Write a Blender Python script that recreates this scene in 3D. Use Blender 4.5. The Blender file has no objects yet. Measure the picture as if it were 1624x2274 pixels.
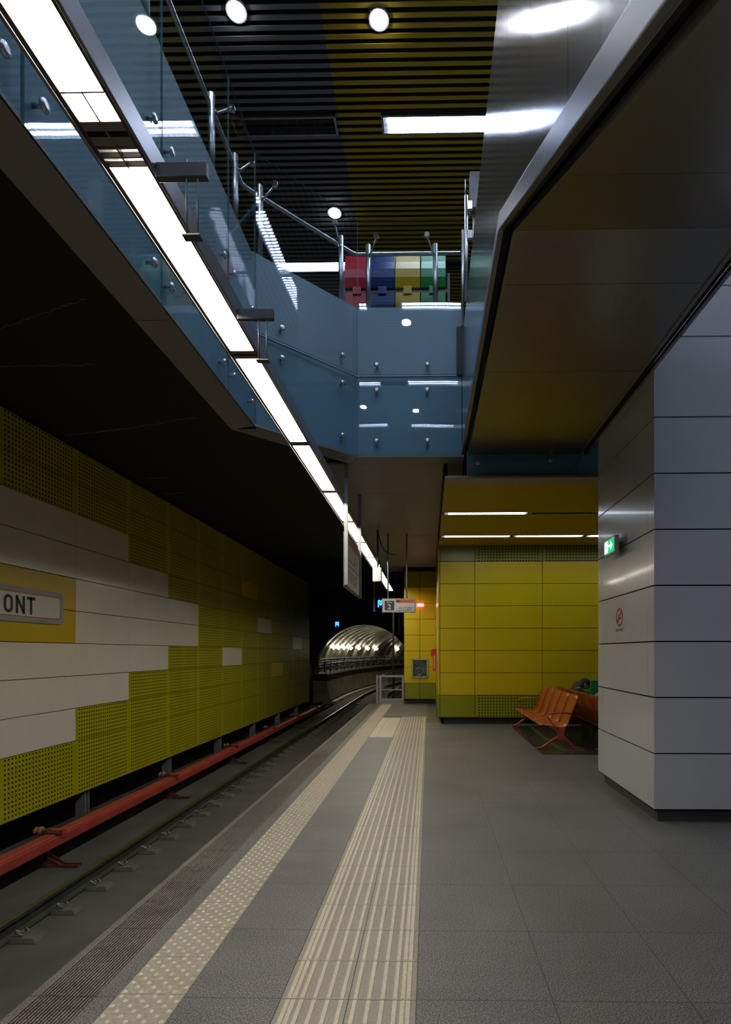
import bpy, bmesh, math, random
from mathutils import Vector, Matrix
random.seed(7)
C = bpy.context.scene.collection
SC = bpy.context.scene
PI = math.pi

# ---------------------------------------------------------------- camera / world / exposure
TH = 0.0163
cam_d = bpy.data.cameras.new('camera'); cam = bpy.data.objects.new('camera', cam_d); C.objects.link(cam)
cam.location = (0, 0, 1.53); cam.rotation_euler = (PI/2, 0, TH)
cam_d.sensor_fit = 'HORIZONTAL'; cam_d.sensor_width = 36; cam_d.lens = 1215/1624*36
cam_d.shift_x = -(933-812)/1624; cam_d.shift_y = (1449-1137)/1624
cam_d.clip_start = 0.05; cam_d.clip_end = 300
SC.camera = cam
SC.view_settings.view_transform = 'Standard'; SC.view_settings.look = 'None'
SC.view_settings.gamma = 1; SC.view_settings.use_curve_mapping = False
SC.view_settings.exposure = 0.0
w = bpy.data.worlds.new('world'); SC.world = w; w.use_nodes = True
w.node_tree.nodes['Background'].inputs[0].default_value = (0.55, 0.62, 0.8, 1)
w.node_tree.nodes['Background'].inputs[1].default_value = 0.022
L_PLAT = 30.0      # radiance of the long platform lamp
L_MEZ = 43.0       # mezzanine louvred lamps
L_DOWN = 60.0      # downlights
L_HALL = 20.0      # lamps in the yellow hall ceiling
L_TUN = 42.0
SC.cycles.max_bounces = 8; SC.cycles.transparent_max_bounces = 24
SC.cycles.glossy_bounces = 4; SC.cycles.diffuse_bounces = 4
SC.cycles.caustics_reflective = False; SC.cycles.caustics_refractive = False
SC.cycles.sample_clamp_indirect = 3.0
SC.cycles.use_denoising = True
SC.cycles.use_light_tree = True

# ---------------------------------------------------------------- materials
def mat(name, col, rough=0.5, metal=0.0, emit=None, es=0.0, noise=0.0, nscale=8.0, bump=0.0, bscale=60.0, spec=0.5, coat=0.0, aniso=0.0):
    m = bpy.data.materials.new(name); m.use_nodes = True
    nt = m.node_tree; b = nt.nodes['Principled BSDF']
    b.inputs['Base Color'].default_value = (*col, 1)
    b.inputs['Roughness'].default_value = rough; b.inputs['Metallic'].default_value = metal
    b.inputs['Specular IOR Level'].default_value = spec
    if coat: b.inputs['Coat Weight'].default_value = coat; b.inputs['Coat Roughness'].default_value = 0.08
    if emit: b.inputs['Emission Color'].default_value = (*emit, 1); b.inputs['Emission Strength'].default_value = es
    tc = None
    if noise or bump:
        tc = nt.nodes.new('ShaderNodeTexCoord')
    if noise:
        n = nt.nodes.new('ShaderNodeTexNoise'); n.inputs['Scale'].default_value = nscale; n.inputs['Detail'].default_value = 5
        nt.links.new(tc.outputs['Object'], n.inputs['Vector'])
        r = nt.nodes.new('ShaderNodeValToRGB')
        r.color_ramp.elements[0].position = 0.3; r.color_ramp.elements[1].position = 0.7
        r.color_ramp.elements[0].color = (*[c*(1-noise) for c in col], 1)
        r.color_ramp.elements[1].color = (*[min(1, c*(1+noise)) for c in col], 1)
        nt.links.new(n.outputs[0], r.inputs[0]); nt.links.new(r.outputs[0], b.inputs['Base Color'])
    if bump:
        n2 = nt.nodes.new('ShaderNodeTexNoise'); n2.inputs['Scale'].default_value = bscale; n2.inputs['Detail'].default_value = 3
        nt.links.new(tc.outputs['Object'], n2.inputs['Vector'])
        bp = nt.nodes.new('ShaderNodeBump'); bp.inputs['Strength'].default_value = bump; bp.inputs['Distance'].default_value = 0.01
        nt.links.new(n2.outputs[0], bp.inputs['Height']); nt.links.new(bp.outputs[0], b.inputs['Normal'])
    return m

def emitter(name, col, s):
    m = bpy.data.materials.new(name); m.use_nodes = True; nt = m.node_tree
    nt.nodes.remove(nt.nodes['Principled BSDF'])
    e = nt.nodes.new('ShaderNodeEmission'); e.inputs[0].default_value = (*col, 1); e.inputs[1].default_value = s
    nt.links.new(e.outputs[0], nt.nodes['Material Output'].inputs[0])
    return m

def glassmat(name, tint, f0=0.06):
    m = bpy.data.materials.new(name); m.use_nodes = True; nt = m.node_tree
    nt.nodes.remove(nt.nodes['Principled BSDF'])
    t = nt.nodes.new('ShaderNodeBsdfTransparent'); t.inputs[0].default_value = (*tint, 1)
    g = nt.nodes.new('ShaderNodeBsdfGlossy'); g.inputs['Roughness'].default_value = 0.015
    tc = nt.nodes.new('ShaderNodeTexCoord'); n = nt.nodes.new('ShaderNodeTexNoise'); n.inputs['Scale'].default_value = 1.2
    bp = nt.nodes.new('ShaderNodeBump'); bp.inputs['Strength'].default_value = 0.06; bp.inputs['Distance'].default_value = 0.02
    nt.links.new(tc.outputs['Object'], n.inputs['Vector']); nt.links.new(n.outputs[0], bp.inputs['Height']); nt.links.new(bp.outputs[0], g.inputs['Normal'])
    f = nt.nodes.new('ShaderNodeFresnel'); ge = nt.nodes.new('ShaderNodeNewGeometry')
    ma = nt.nodes.new('ShaderNodeMath'); ma.operation = 'MULTIPLY_ADD'; ma.inputs[1].default_value = 1/1.5-1.5; ma.inputs[2].default_value = 1.5
    nt.links.new(ge.outputs['Backfacing'], ma.inputs[0]); nt.links.new(ma.outputs[0], f.inputs[0])   # same reflectance from either side of the sheet
    mx = nt.nodes.new('ShaderNodeMixShader')
    nt.links.new(f.outputs[0], mx.inputs[0]); nt.links.new(t.outputs[0], mx.inputs[1]); nt.links.new(g.outputs[0], mx.inputs[2])
    nt.links.new(mx.outputs[0], nt.nodes['Material Output'].inputs[0])
    return m

class NB:      # tiny node maths helper
    def __init__(s, m): s.nt = m.node_tree
    def val(s, x, sock):
        if isinstance(x, (int, float)): sock.default_value = x
        else: s.nt.links.new(x, sock)
    def m(s, op, a, b=0.0, c=0.0):
        n = s.nt.nodes.new('ShaderNodeMath'); n.operation = op
        s.val(a, n.inputs[0]); s.val(b, n.inputs[1])
        if op in ('WRAP', 'MULTIPLY_ADD', 'COMPARE'): s.val(c, n.inputs[2])
        return n.outputs[0]
    def mix(s, f, a, b):
        n = s.nt.nodes.new('ShaderNodeMix'); n.data_type = 'RGBA'
        s.val(f, n.inputs[0])
        for x, i in ((a, 6), (b, 7)):
            if isinstance(x, tuple): n.inputs[i].default_value = (*x, 1)
            else: s.nt.links.new(x, n.inputs[i])
        return n.outputs[2]
    def coords(s):
        t = s.nt.nodes.new('ShaderNodeTexCoord'); x = s.nt.nodes.new('ShaderNodeSeparateXYZ')
        s.nt.links.new(t.outputs['Object'], x.inputs[0]); return t.outputs['Object'], x.outputs
    def noise(s, vec, scale, detail=4, stretch=None):
        n = s.nt.nodes.new('ShaderNodeTexNoise'); n.inputs['Scale'].default_value = scale; n.inputs['Detail'].default_value = detail
        if stretch:
            mp = s.nt.nodes.new('ShaderNodeMapping'); mp.inputs['Scale'].default_value = stretch
            s.nt.links.new(vec, mp.inputs[0]); vec = mp.outputs[0]
        s.nt.links.new(vec, n.inputs['Vector']); return n.outputs[0]

def perforated(name, col, axis, off, zoff, panel, rough=0.4):
    """sheet metal with a grid of punched holes; axis 0/1 = the wall runs along x/y"""
    m = mat(name, col, rough, spec=0.35); b = m.node_tree.nodes['Principled BSDF']; N = NB(m)
    vec, o = N.coords(); P = 0.0625
    h = N.m('SUBTRACT', o[axis], off); z = N.m('SUBTRACT', o[2], zoff)
    fh = N.m('SUBTRACT', N.m('FLOORED_MODULO', h, P), P/2); fz = N.m('SUBTRACT', N.m('FLOORED_MODULO', z, P), P/2)
    d = N.m('SQRT', N.m('ADD', N.m('MULTIPLY', fh, fh), N.m('MULTIPLY', fz, fz)))
    hole = N.m('LESS_THAN', d, 0.0145)
    pc = N.m('FLOORED_MODULO', h, panel)
    inn = N.m('MULTIPLY', N.m('GREATER_THAN', pc, P*0.9), N.m('LESS_THAN', pc, panel-P*0.9))
    hole = N.m('MULTIPLY', hole, inn)
    nt = m.node_tree
    n = N.noise(vec, 1.3, 3)
    c1 = N.mix(n, tuple(x*0.85 for x in col), tuple(min(1, x*1.12) for x in col))
    nt.links.new(N.mix(hole, c1, (0.004, 0.004, 0.003)), b.inputs['Base Color'])
    bp = nt.nodes.new('ShaderNodeBump'); bp.invert = True; bp.inputs['Strength'].default_value = 0.5; bp.inputs['Distance'].default_value = 0.004
    nt.links.new(hole, bp.inputs['Height']); nt.links.new(bp.outputs[0], b.inputs['Normal'])
    N.val(N.m('MULTIPLY_ADD', hole, 0.5, rough), b.inputs['Roughness'])
    return m

def granite(name, c0, c1, jx=None, jy=None, rough=0.42, dirt=0.3, speck=150.0):
    m = mat(name, c0, rough); b = m.node_tree.nodes['Principled BSDF']; N = NB(m); nt = m.node_tree
    vec, o = N.coords()
    fine = N.noise(vec, speck, 2); fr = N.m('MULTIPLY', N.m('SUBTRACT', fine, 0.42), 5.0)
    fr = N.m('MINIMUM', N.m('MAXIMUM', fr, 0.0), 1.0)
    base = N.mix(fr, c0, c1)
    d1 = N.noise(vec, 0.9, 6); d2 = N.noise(vec, 5.0, 4, (0.35, 1.6, 1.0))
    dd = N.m('ADD', N.m('MULTIPLY', d1, 0.6), N.m('MULTIPLY', d2, 0.4))
    sh = N.m('MULTIPLY_ADD', N.m('SUBTRACT', dd, 0.5), dirt*4, 1.0)
    hs = nt.nodes.new('ShaderNodeHueSaturation'); N.val(sh, hs.inputs['Value']); nt.links.new(base, hs.inputs['Color'])
    col = hs.outputs[0]
    js = []
    for (ax, j) in ((0, jx), (1, jy)):
        if j:
            off, p, wd = j
            q = N.m('FLOORED_MODULO', N.m('SUBTRACT', o[ax], off-p/2), p)
            js.append(N.m('LESS_THAN', N.m('ABSOLUTE', N.m('SUBTRACT', q, p/2)), wd))
    if js:
        jm = js[0] if len(js) == 1 else N.m('MAXIMUM', js[0], js[1])
        col = N.mix(N.m('MULTIPLY', jm, 0.75), col, (0.015, 0.015, 0.014))
    nt.links.new(col, b.inputs['Base Color'])
    N.val(N.m('MULTIPLY_ADD', d2, 0.25, rough-0.1), b.inputs['Roughness'])
    bp = nt.nodes.new('ShaderNodeBump'); bp.inputs['Strength'].default_value = 0.15; bp.inputs['Distance'].default_value = 0.002
    nt.links.new(fine, bp.inputs['Height']); nt.links.new(bp.outputs[0], b.inputs['Normal'])
    return m

def brushed(name, col, rough, stretch, amp=0.12, bump=0.02, aniso=0.0, wave=0.0, wscale=1.0):
    m = mat(name, col, rough, 1.0); b = m.node_tree.nodes['Principled BSDF']; N = NB(m); nt = m.node_tree
    vec, o = N.coords()
    n = N.noise(vec, 30.0, 4, stretch)
    N.val(N.m('MULTIPLY_ADD', N.m('SUBTRACT', n, 0.5), amp*2, rough), b.inputs['Roughness'])
    nt.links.new(N.mix(n, tuple(c*0.82 for c in col), tuple(min(1, c*1.15) for c in col)), b.inputs['Base Color'])
    big = N.noise(vec, wscale, 2)
    h = N.m('ADD', N.m('MULTIPLY', n, bump), N.m('MULTIPLY', big, wave))
    bp = nt.nodes.new('ShaderNodeBump'); bp.inputs['Strength'].default_value = 1.0; bp.inputs['Distance'].default_value = 0.02
    nt.links.new(h, bp.inputs['Height']); nt.links.new(bp.outputs[0], b.inputs['Normal'])
    b.inputs['Anisotropic'].default_value = aniso
    if aniso:
        t = nt.nodes.new('ShaderNodeTangent'); t.direction_type = 'RADIAL'; t.axis = 'Z'
        nt.links.new(t.outputs[0], b.inputs['Tangent'])
        b.inputs['Anisotropic Rotation'].default_value = 0.0
    return m

XW = -5.45; J0 = 8.35            # left wall face and the panel joint nearest the sign
M = {}
M['white'] = mat('white_panel', (0.84, 0.80, 0.73), 0.22, noise=0.05, nscale=0.8, coat=0.2, spec=0.5)
M['colwhite'] = mat('column_panel', (0.54, 0.545, 0.585), 0.24, noise=0.05, nscale=0.8, bump=0.03, bscale=1.5, coat=0.3)
M['yellow_l'] = mat('ochre_panel', (0.66, 0.47, 0.012), 0.3, noise=0.05, nscale=1)
M['olive_l'] = perforated('olive_perforated_track', (0.44, 0.43, 0.006), 1, J0, 0.17, 1.5)
M['yellow'] = mat('yellow_panel', (0.60, 0.455, 0.004), 0.3, noise=0.06, nscale=0.7, bump=0.03, bscale=1.5)
M['yellow_p'] = mat('golden_panel', (0.66, 0.50, 0.004), 0.3, noise=0.05, nscale=0.7)
M['olive'] = mat('olive_panel', (0.25, 0.27, 0.006), 0.3, noise=0.05, nscale=0.8)
M['olive_r'] = perforated('olive_perforated_hall', (0.26, 0.28, 0.006), 0, 0.98, 0.143, 1.44)
M['joint'] = mat('joint_black', (0.01, 0.01, 0.01), 0.8)
M['dark'] = mat('black_paint', (0.012, 0.012, 0.012), 0.85)
M['dark2'] = mat('soot_grey', (0.03, 0.03, 0.032), 0.8, noise=0.3, nscale=2)
M['plinth'] = mat('plinth_dark', (0.05, 0.052, 0.048), 0.35, noise=0.15)
M['floor'] = granite('granite_grey', (0.058, 0.055, 0.049), (0.235, 0.225, 0.205), (0.545, 0.6, 0.0022), (2.41, 0.6, 0.0022))
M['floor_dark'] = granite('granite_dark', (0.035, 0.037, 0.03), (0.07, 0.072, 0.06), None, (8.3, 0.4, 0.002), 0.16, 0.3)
M['floor_band'] = granite('granite_band', (0.10, 0.10, 0.085), (0.17, 0.17, 0.15), None, None, 0.2, 0.2)
M['edge'] = granite('granite_edge', (0.075, 0.065, 0.052), (0.23, 0.205, 0.17), None, (2.41, 0.6, 0.003), 0.5, 0.5)
M['groove'] = mat('groove_dark', (0.022, 0.019, 0.016), 0.8, noise=0.4, nscale=4)
M['beige'] = granite('beige_tile', (0.50, 0.435, 0.325), (0.58, 0.51, 0.39), None, None, 0.42, 0.12, 90.0)
M['beige2'] = granite('beige_tile_base', (0.25, 0.215, 0.165), (0.31, 0.27, 0.21), None, None, 0.45, 0.14, 90.0)
M['warn'] = granite('warning_tile', (0.29, 0.25, 0.185), (0.36, 0.315, 0.235), None, None, 0.42, 0.18, 60.0)
M['tjoint'] = mat('tile_joint', (0.09, 0.08, 0.065), 0.8)
M['concrete'] = mat('track_concrete', (0.085, 0.085, 0.078), 0.8, noise=0.25, nscale=1.5, bump=0.1, bscale=30)
M['concrete2'] = mat('block_concrete', (0.115, 0.113, 0.10), 0.75, noise=0.25, nscale=6)
M['tunnel'] = mat('tunnel_lining', (0.27, 0.25, 0.18), 0.45, noise=0.45, nscale=1.6, bump=0.12, bscale=4)
M['tunnelw'] = mat('tunnel_walkway', (0.50, 0.46, 0.36), 0.5, noise=0.3, nscale=1.2)
M['steel'] = mat('rail_steel', (0.22, 0.23, 0.22), 0.3, 1.0, noise=0.2, nscale=3)
M['rust'] = mat('rail_side', (0.05, 0.055, 0.045), 0.6, 0.3, noise=0.3, nscale=5)
M['clip'] = mat('clip_steel', (0.25, 0.27, 0.26), 0.45, 0.8)
M['redrail'] = mat('red_cover', (0.42, 0.06, 0.045), 0.42, noise=0.15, nscale=5)
M['redbr'] = mat('red_bracket', (0.11, 0.035, 0.028), 0.5)
M['insul'] = mat('insulator_brown', (0.32, 0.15, 0.11), 0.4)
M['postg'] = mat('galvanised', (0.32, 0.33, 0.34), 0.5, 0.4, noise=0.15, nscale=6)
M['lampbody'] = mat('lamp_body', (0.30, 0.29, 0.31), 0.3, 0.7)
M['lampdark'] = mat('lamp_frame_dark', (0.09, 0.08, 0.07), 0.4, 0.5)
M['tube_plat'] = emitter('platform_lamp_light', (1.0, 0.91, 0.75), L_PLAT)
M['tube_mez'] = emitter('mezzanine_lamp_light', (0.64, 0.76, 1.0), L_MEZ)
M['tube_hall'] = emitter('hall_lamp_light', (0.82, 0.88, 1.0), L_HALL)
M['down'] = emitter('downlight_light', (0.92, 0.95, 1.0), L_DOWN)
M['tun_l'] = emitter('tunnel_lamp_light', (1.0, 0.93, 0.72), L_TUN)
M['louvre'] = mat('louvre', (0.55, 0.56, 0.6), 0.25, 0.8)
M['bar'] = mat('dark_bar', (0.085, 0.085, 0.09), 0.45, 0.4)
M['glass'] = glassmat('clear_glass', (0.90, 0.955, 0.97))
M['glass_edge'] = mat('glass_edge', (0.16, 0.30, 0.32), 0.1, spec=0.8)
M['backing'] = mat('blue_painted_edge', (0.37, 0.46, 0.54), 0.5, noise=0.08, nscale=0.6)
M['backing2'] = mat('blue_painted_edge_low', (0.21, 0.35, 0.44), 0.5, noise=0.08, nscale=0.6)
M['inox'] = mat('stainless', (0.55, 0.57, 0.59), 0.34, 1.0)
M['chrome'] = mat('polished_steel', (0.75, 0.76, 0.78), 0.12, 1.0)
M['clad'] = brushed('brushed_cladding', (0.44, 0.46, 0.55), 0.13, (0.6, 5.0, 0.12), 0.05, 0.006, 0.6, 0.18, 0.9)
M['clad'].node_tree.nodes['Principled BSDF'].inputs['Metallic'].default_value = 0.72
M['trim'] = brushed('brushed_trim', (0.26, 0.26, 0.30), 0.34, (1, 0.2, 0.2), 0.06, 0.003)
M['soffit'] = brushed('soffit_steel', (0.29, 0.275, 0.245), 0.34, (3, 0.3, 0.3), 0.03, 0.0008, 0.0, 0.2, 0.6)
M['low'] = mat('low_ceiling_grey', (0.22, 0.21, 0.20), 0.5, noise=0.08, nscale=1.0)
M['ledge'] = mat('ledge_beige', (0.26, 0.25, 0.20), 0.45)
M['ceil_yel'] = mat('hall_ceiling_ochre', (0.42, 0.30, 0.006), 0.5, noise=0.04, nscale=1)
M['slat_g'] = mat('slat_grey', (0.30, 0.31, 0.34), 0.5)
M['slat_y'] = mat('slat_yellow', (0.70, 0.52, 0.04), 0.45)
M['signwhite'] = mat('sign_white', (0.72, 0.72, 0.74), 0.35)
M['signgrey'] = mat('sign_border_grey', (0.34, 0.38, 0.40), 0.4)
M['orange'] = mat('sign_orange', (0.62, 0.16, 0.05), 0.5)
M['black'] = mat('lettering_black', (0.015, 0.015, 0.015), 0.5)
M['plate'] = mat('number_plate_dark', (0.045, 0.045, 0.05), 0.4)
M['red'] = mat('bench_red', (0.48, 0.085, 0.05), 0.3, coat=0.3)
M['orange_seat'] = mat('bench_orange', (0.42, 0.085, 0.013), 0.32, coat=0.3)
M['bin_red'] = mat('bin_red', (0.62, 0.03, 0.06), 0.35)
M['bin_blue'] = mat('bin_blue', (0.003, 0.035, 0.20), 0.35)
M['bin_yellow'] = mat('bin_yellow', (0.70, 0.46, 0.01), 0.35)
M['bin_green'] = mat('bin_green', (0.01, 0.28, 0.07), 0.35)
M['bin_frame'] = mat('bin_frame', (0.06, 0.07, 0.09), 0.4)
M['redsign'] = mat('red_sign', (0.70, 0.10, 0.03), 0.4)
M['nosmoke'] = mat('no_smoking_red', (0.45, 0.05, 0.04), 0.5)
M['exit_g'] = emitter('exit_green', (0.02, 0.55, 0.20), 1.2)
M['exit_w'] = emitter('exit_white', (0.75, 1.0, 0.88), 2.6)
M['neon'] = emitter('neon_cyan', (0.05, 0.40, 1.0), 3.5)
M['neonbox'] = emitter('neon_blue_box', (0.0, 0.01, 0.5), 0.22)
M['redlamp'] = emitter('red_lamp', (1.0, 0.12, 0.2), 5.0)
M['redlampw'] = emitter('red_lamp_core', (1.0, 0.75, 0.85), 14.0)
M['skin'] = mat('skin', (0.42, 0.26, 0.19), 0.5)
M['cap'] = mat('cap_black', (0.012, 0.014, 0.02), 0.7)
M['hood'] = mat('hood_brown', (0.075, 0.058, 0.054), 0.85)
M['jacket'] = mat('jacket_dark', (0.025, 0.026, 0.034), 0.8)
M['jeans'] = mat('jeans_blue', (0.05, 0.08, 0.16), 0.8)
M['bluecloth'] = mat('light_blue_cloth', (0.10, 0.22, 0.42), 0.8)
M['shoe'] = mat('shoe_black', (0.02, 0.02, 0.02), 0.5)
M['hair'] = mat('hair_dark', (0.04, 0.03, 0.025), 0.7)
M['hosegrey'] = mat('cabinet_inside', (0.13, 0.14, 0.11), 0.35, noise=0.5, nscale=9)

# ---------------------------------------------------------------- geometry helpers
ORG = {}
class MB:
    def __init__(s): s.v = []; s.f = []; s.m = []; s.sm = []
    def add(s, vs, fs, mi=0, smooth=False):
        o = len(s.v); s.v += [tuple(v) for v in vs]
        for f in fs: s.f.append([i+o for i in f]); s.m.append(mi); s.sm.append(smooth)
        return s
    def box(s, x0, x1, y0, y1, z0, z1, mi=0):
        vs = [(x, y, z) for z in (z0, z1) for y in (y0, y1) for x in (x0, x1)]
        return s.add(vs, [(0, 2, 3, 1), (4, 5, 7, 6), (0, 1, 5, 4), (2, 6, 7, 3), (0, 4, 6, 2), (1, 3, 7, 5)], mi)
    def obox(s, c, ax, ay, az, hx, hy, hz, mi=0):
        c = Vector(c); ax, ay, az = (Vector(a).normalized() for a in (ax, ay, az))
        vs = [c+ax*hx*i+ay*hy*j+az*hz*k for k in (-1, 1) for j in (-1, 1) for i in (-1, 1)]
        return s.add(vs, [(0, 2, 3, 1), (4, 5, 7, 6), (0, 1, 5, 4), (2, 6, 7, 3), (0, 4, 6, 2), (1, 3, 7, 5)], mi)
    def prism(s, pts, d, mi=0):
        """pts: 3d polygon, d: extrusion vector"""
        n = len(pts); d = Vector(d); a = [Vector(p) for p in pts]; b = [p+d for p in a]
        fs = [tuple(range(n))[::-1], tuple(range(n, 2*n))]+[(i, (i+1) % n, n+(i+1) % n, n+i) for i in range(n)]
        return s.add(a+b, fs, mi)
    def tube(s, path, r, n=10, mi=0, closed=False, caps=True, flat=1.0):
        path = [Vector(p) for p in path]; k = len(path); rs = r if isinstance(r, (list, tuple)) else [r]*k
        vs = []; up = None
        for i, p in enumerate(path):
            if closed: t = (path[(i+1) % k]-path[i-1]).normalized()
            else: t = (path[min(i+1, k-1)]-path[max(i-1, 0)]).normalized()
            if up is None: up = Vector((0, 0, 1)) if abs(t.z) < 0.9 else Vector((1, 0, 0))
            a = t.cross(up); a.normalize(); b = a.cross(t); up = b
            for j in range(n):
                q = 2*PI*j/n; vs.append(p+a*math.cos(q)*rs[i]+b*math.sin(q)*rs[i]*flat)
        fs = []
        for i in range(k if closed else k-1):
            i2 = (i+1) % k
            for j in range(n): fs.append((i*n+j, i*n+(j+1) % n, i2*n+(j+1) % n, i2*n+j))
        s.add(vs, fs, mi, True)
        if caps and not closed:
            o = len(s.v)-n*k
            s.f.append([o+j for j in range(n)][::-1]); s.m.append(mi); s.sm.append(False)
            s.f.append([o+(k-1)*n+j for j in range(n)]); s.m.append(mi); s.sm.append(False)
        return s
    def sphere(s, c, rx, ry, rz, mi=0, nu=14, nv=9, v0=-PI/2, v1=PI/2):
        vs = []
        for i in range(nv+1):
            a = v0+(v1-v0)*i/nv
            for j in range(nu):
                b = 2*PI*j/nu; vs.append((c[0]+rx*math.cos(a)*math.cos(b), c[1]+ry*math.cos(a)*math.sin(b), c[2]+rz*math.sin(a)))
        fs = [(i*nu+j, i*nu+(j+1) % nu, (i+1)*nu+(j+1) % nu, (i+1)*nu+j) for i in range(nv) for j in range(nu)]
        return s.add(vs, fs, mi, True)
    def disc(s, c, nrm, r, depth, n=24, mi=0):
        c = Vector(c); d = Vector(nrm).normalized()*depth
        return s.tube([c, c+d], r, n, mi)
    def build(s, name, mats, parent=None, bevel=0.0, loc=None):
        me = bpy.data.meshes.new(name)
        org = Vector(ORG.get(parent.name, (0, 0, 0))) if parent else Vector(loc or (0, 0, 0))
        me.from_pydata([Vector(v)-org for v in s.v], [], s.f)
        if not isinstance(mats, (list, tuple)): mats = [mats]
        for m_ in mats: me.materials.append(M[m_] if isinstance(m_, str) else m_)
        me.polygons.foreach_set('material_index', s.m); me.polygons.foreach_set('use_smooth', s.sm)
        me.update()
        bm = bmesh.new(); bm.from_mesh(me); bmesh.ops.recalc_face_normals(bm, faces=bm.faces[:]); bm.to_mesh(me); bm.free()
        o = bpy.data.objects.new(name, me); C.objects.link(o)
        if parent: o.parent = parent
        else: o.location = org
        ORG[o.name] = org
        if bevel:
            b = o.modifiers.new('bevel', 'BEVEL'); b.width = bevel; b.segments = 2; b.limit_method = 'ANGLE'
        return o

def thing(name, label, cat, loc=(0, 0, 0), group=None):
    o = bpy.data.objects.new(name, None); C.objects.link(o); o.location = loc; o.empty_display_size = 0.1
    ORG[o.name] = Vector(loc); o['label'] = label; o['category'] = cat
    if group: o['group'] = group
    return o
def tag(o, label, cat, group=None, kind=None):
    o['label'] = label; o['category'] = cat
    if group: o['group'] = group
    if kind: o['kind'] = kind
    return o
def struct(o, label=None):
    o['kind'] = 'structure'
    if label: o['label'] = label
    return o
def sroot(name, label=None, loc=(0, 0, 0)):
    o = bpy.data.objects.new(name, None); C.objects.link(o); o.location = loc; ORG[o.name] = Vector(loc)
    return struct(o, label)
KIDS = {}
def copy_tree(o, loc=None, label=None):
    def rec(s, par):
        c = s.copy(); C.objects.link(c)
        if par: c.parent = par
        for ch in [x for x in ALLOBJ() if x.parent == s]: rec(ch, c)
        return c
    def ALLOBJ(): return SNAP
    SNAP = list(o.children_recursive)+[o]
    r = rec(o, None)
    if loc is not None: r.location = loc; ORG[r.name] = Vector(loc)
    if label: r['label'] = label
    return r
_txt = {}
def text(name, s, size, org, xd, ud, m_, parent, ext=0.001, sx=1.0, bold=0.0, center=False):
    cu = bpy.data.curves.new('t', 'FONT'); cu.body = s; cu.size = 1; cu.offset = bold
    if center: cu.align_x = 'CENTER'
    ob = bpy.data.objects.new('t', cu); C.objects.link(ob); bpy.context.view_layer.update()
    me = bpy.data.meshes.new_from_object(ob.evaluated_get(bpy.context.evaluated_depsgraph_get()))
    bpy.data.objects.remove(ob)
    xd = Vector(xd); ud = Vector(ud); nd = xd.cross(ud)
    po = ORG.get(parent.name, Vector()) if parent else Vector()
    k = 1.0/0.7
    for v in me.vertices:
        v.co = Vector(org)+xd*v.co.x*size*k*sx+ud*v.co.y*size*k+nd*ext-po
    me.materials.clear(); me.materials.append(M[m_]); me.name = name
    o = bpy.data.objects.new(name, me); C.objects.link(o); o.parent = parent
    return o

# ================================================================= SETTING
# platform floor slab
b = MB(); b.box(-1.47, -1.39, -3, 16.35, -0.35, 0.0); b.box(-1.09, -0.655, -3, 9.86, -0.35, 0)
b.box(-0.055, 7, -3, 11.95, -0.35, 0); b.box(-1.09, -0.055, 13.1, 16.35, -0.35, 0)
b.box(-0.055, 0.3, 11.95, 16.35, -0.35, -0.0005)
b.box(-1.39, -1.09, -3, 16.35, -0.35, -0.012); b.box(-0.655, -0.055, -3, 13.1, -0.35, -0.012)
b.box(-1.09, -0.655, 9.86, 13.1, -0.35, -0.012)
struct(b.build('floor', 'floor'), 'grey speckled granite platform floor')
b = MB(); b.box(-1.78, -1.47, -3, 16.35, -0.35, -0.006, 1)
for i in range(17):
    x = -1.745+i*0.0155; b.box(x, x+0.0095, -3, 16.35, -0.006, 0.0, 0)
b.box(-1.78, -1.745, -3, 16.35, -0.007, 0.0, 0); b.box(-1.4835, -1.47, -3, 16.35, -0.007, 0, 0)
struct(b.build('trim_1', ['edge', 'groove']), 'ribbed granite edge strip along the platform edge')
struct(MB().box(-1.76, -1.5, -3, 16.35, -1.3, -0.34).build('wall_platform', 'concrete'), 'concrete wall under the platform edge')
# dark polished inlay under the benches and by the passage
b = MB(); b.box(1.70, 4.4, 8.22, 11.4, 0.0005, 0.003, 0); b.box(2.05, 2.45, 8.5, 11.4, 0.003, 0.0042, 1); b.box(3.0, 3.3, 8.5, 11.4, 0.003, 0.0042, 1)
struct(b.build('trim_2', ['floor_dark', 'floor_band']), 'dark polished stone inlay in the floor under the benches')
struct(MB().box(-0.05, 0.30, 12.0, 16.3, 0.0005, 0.003).build('trim_3', 'floor_band'), 'darker polished stone strip beside the yellow wall')
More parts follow.
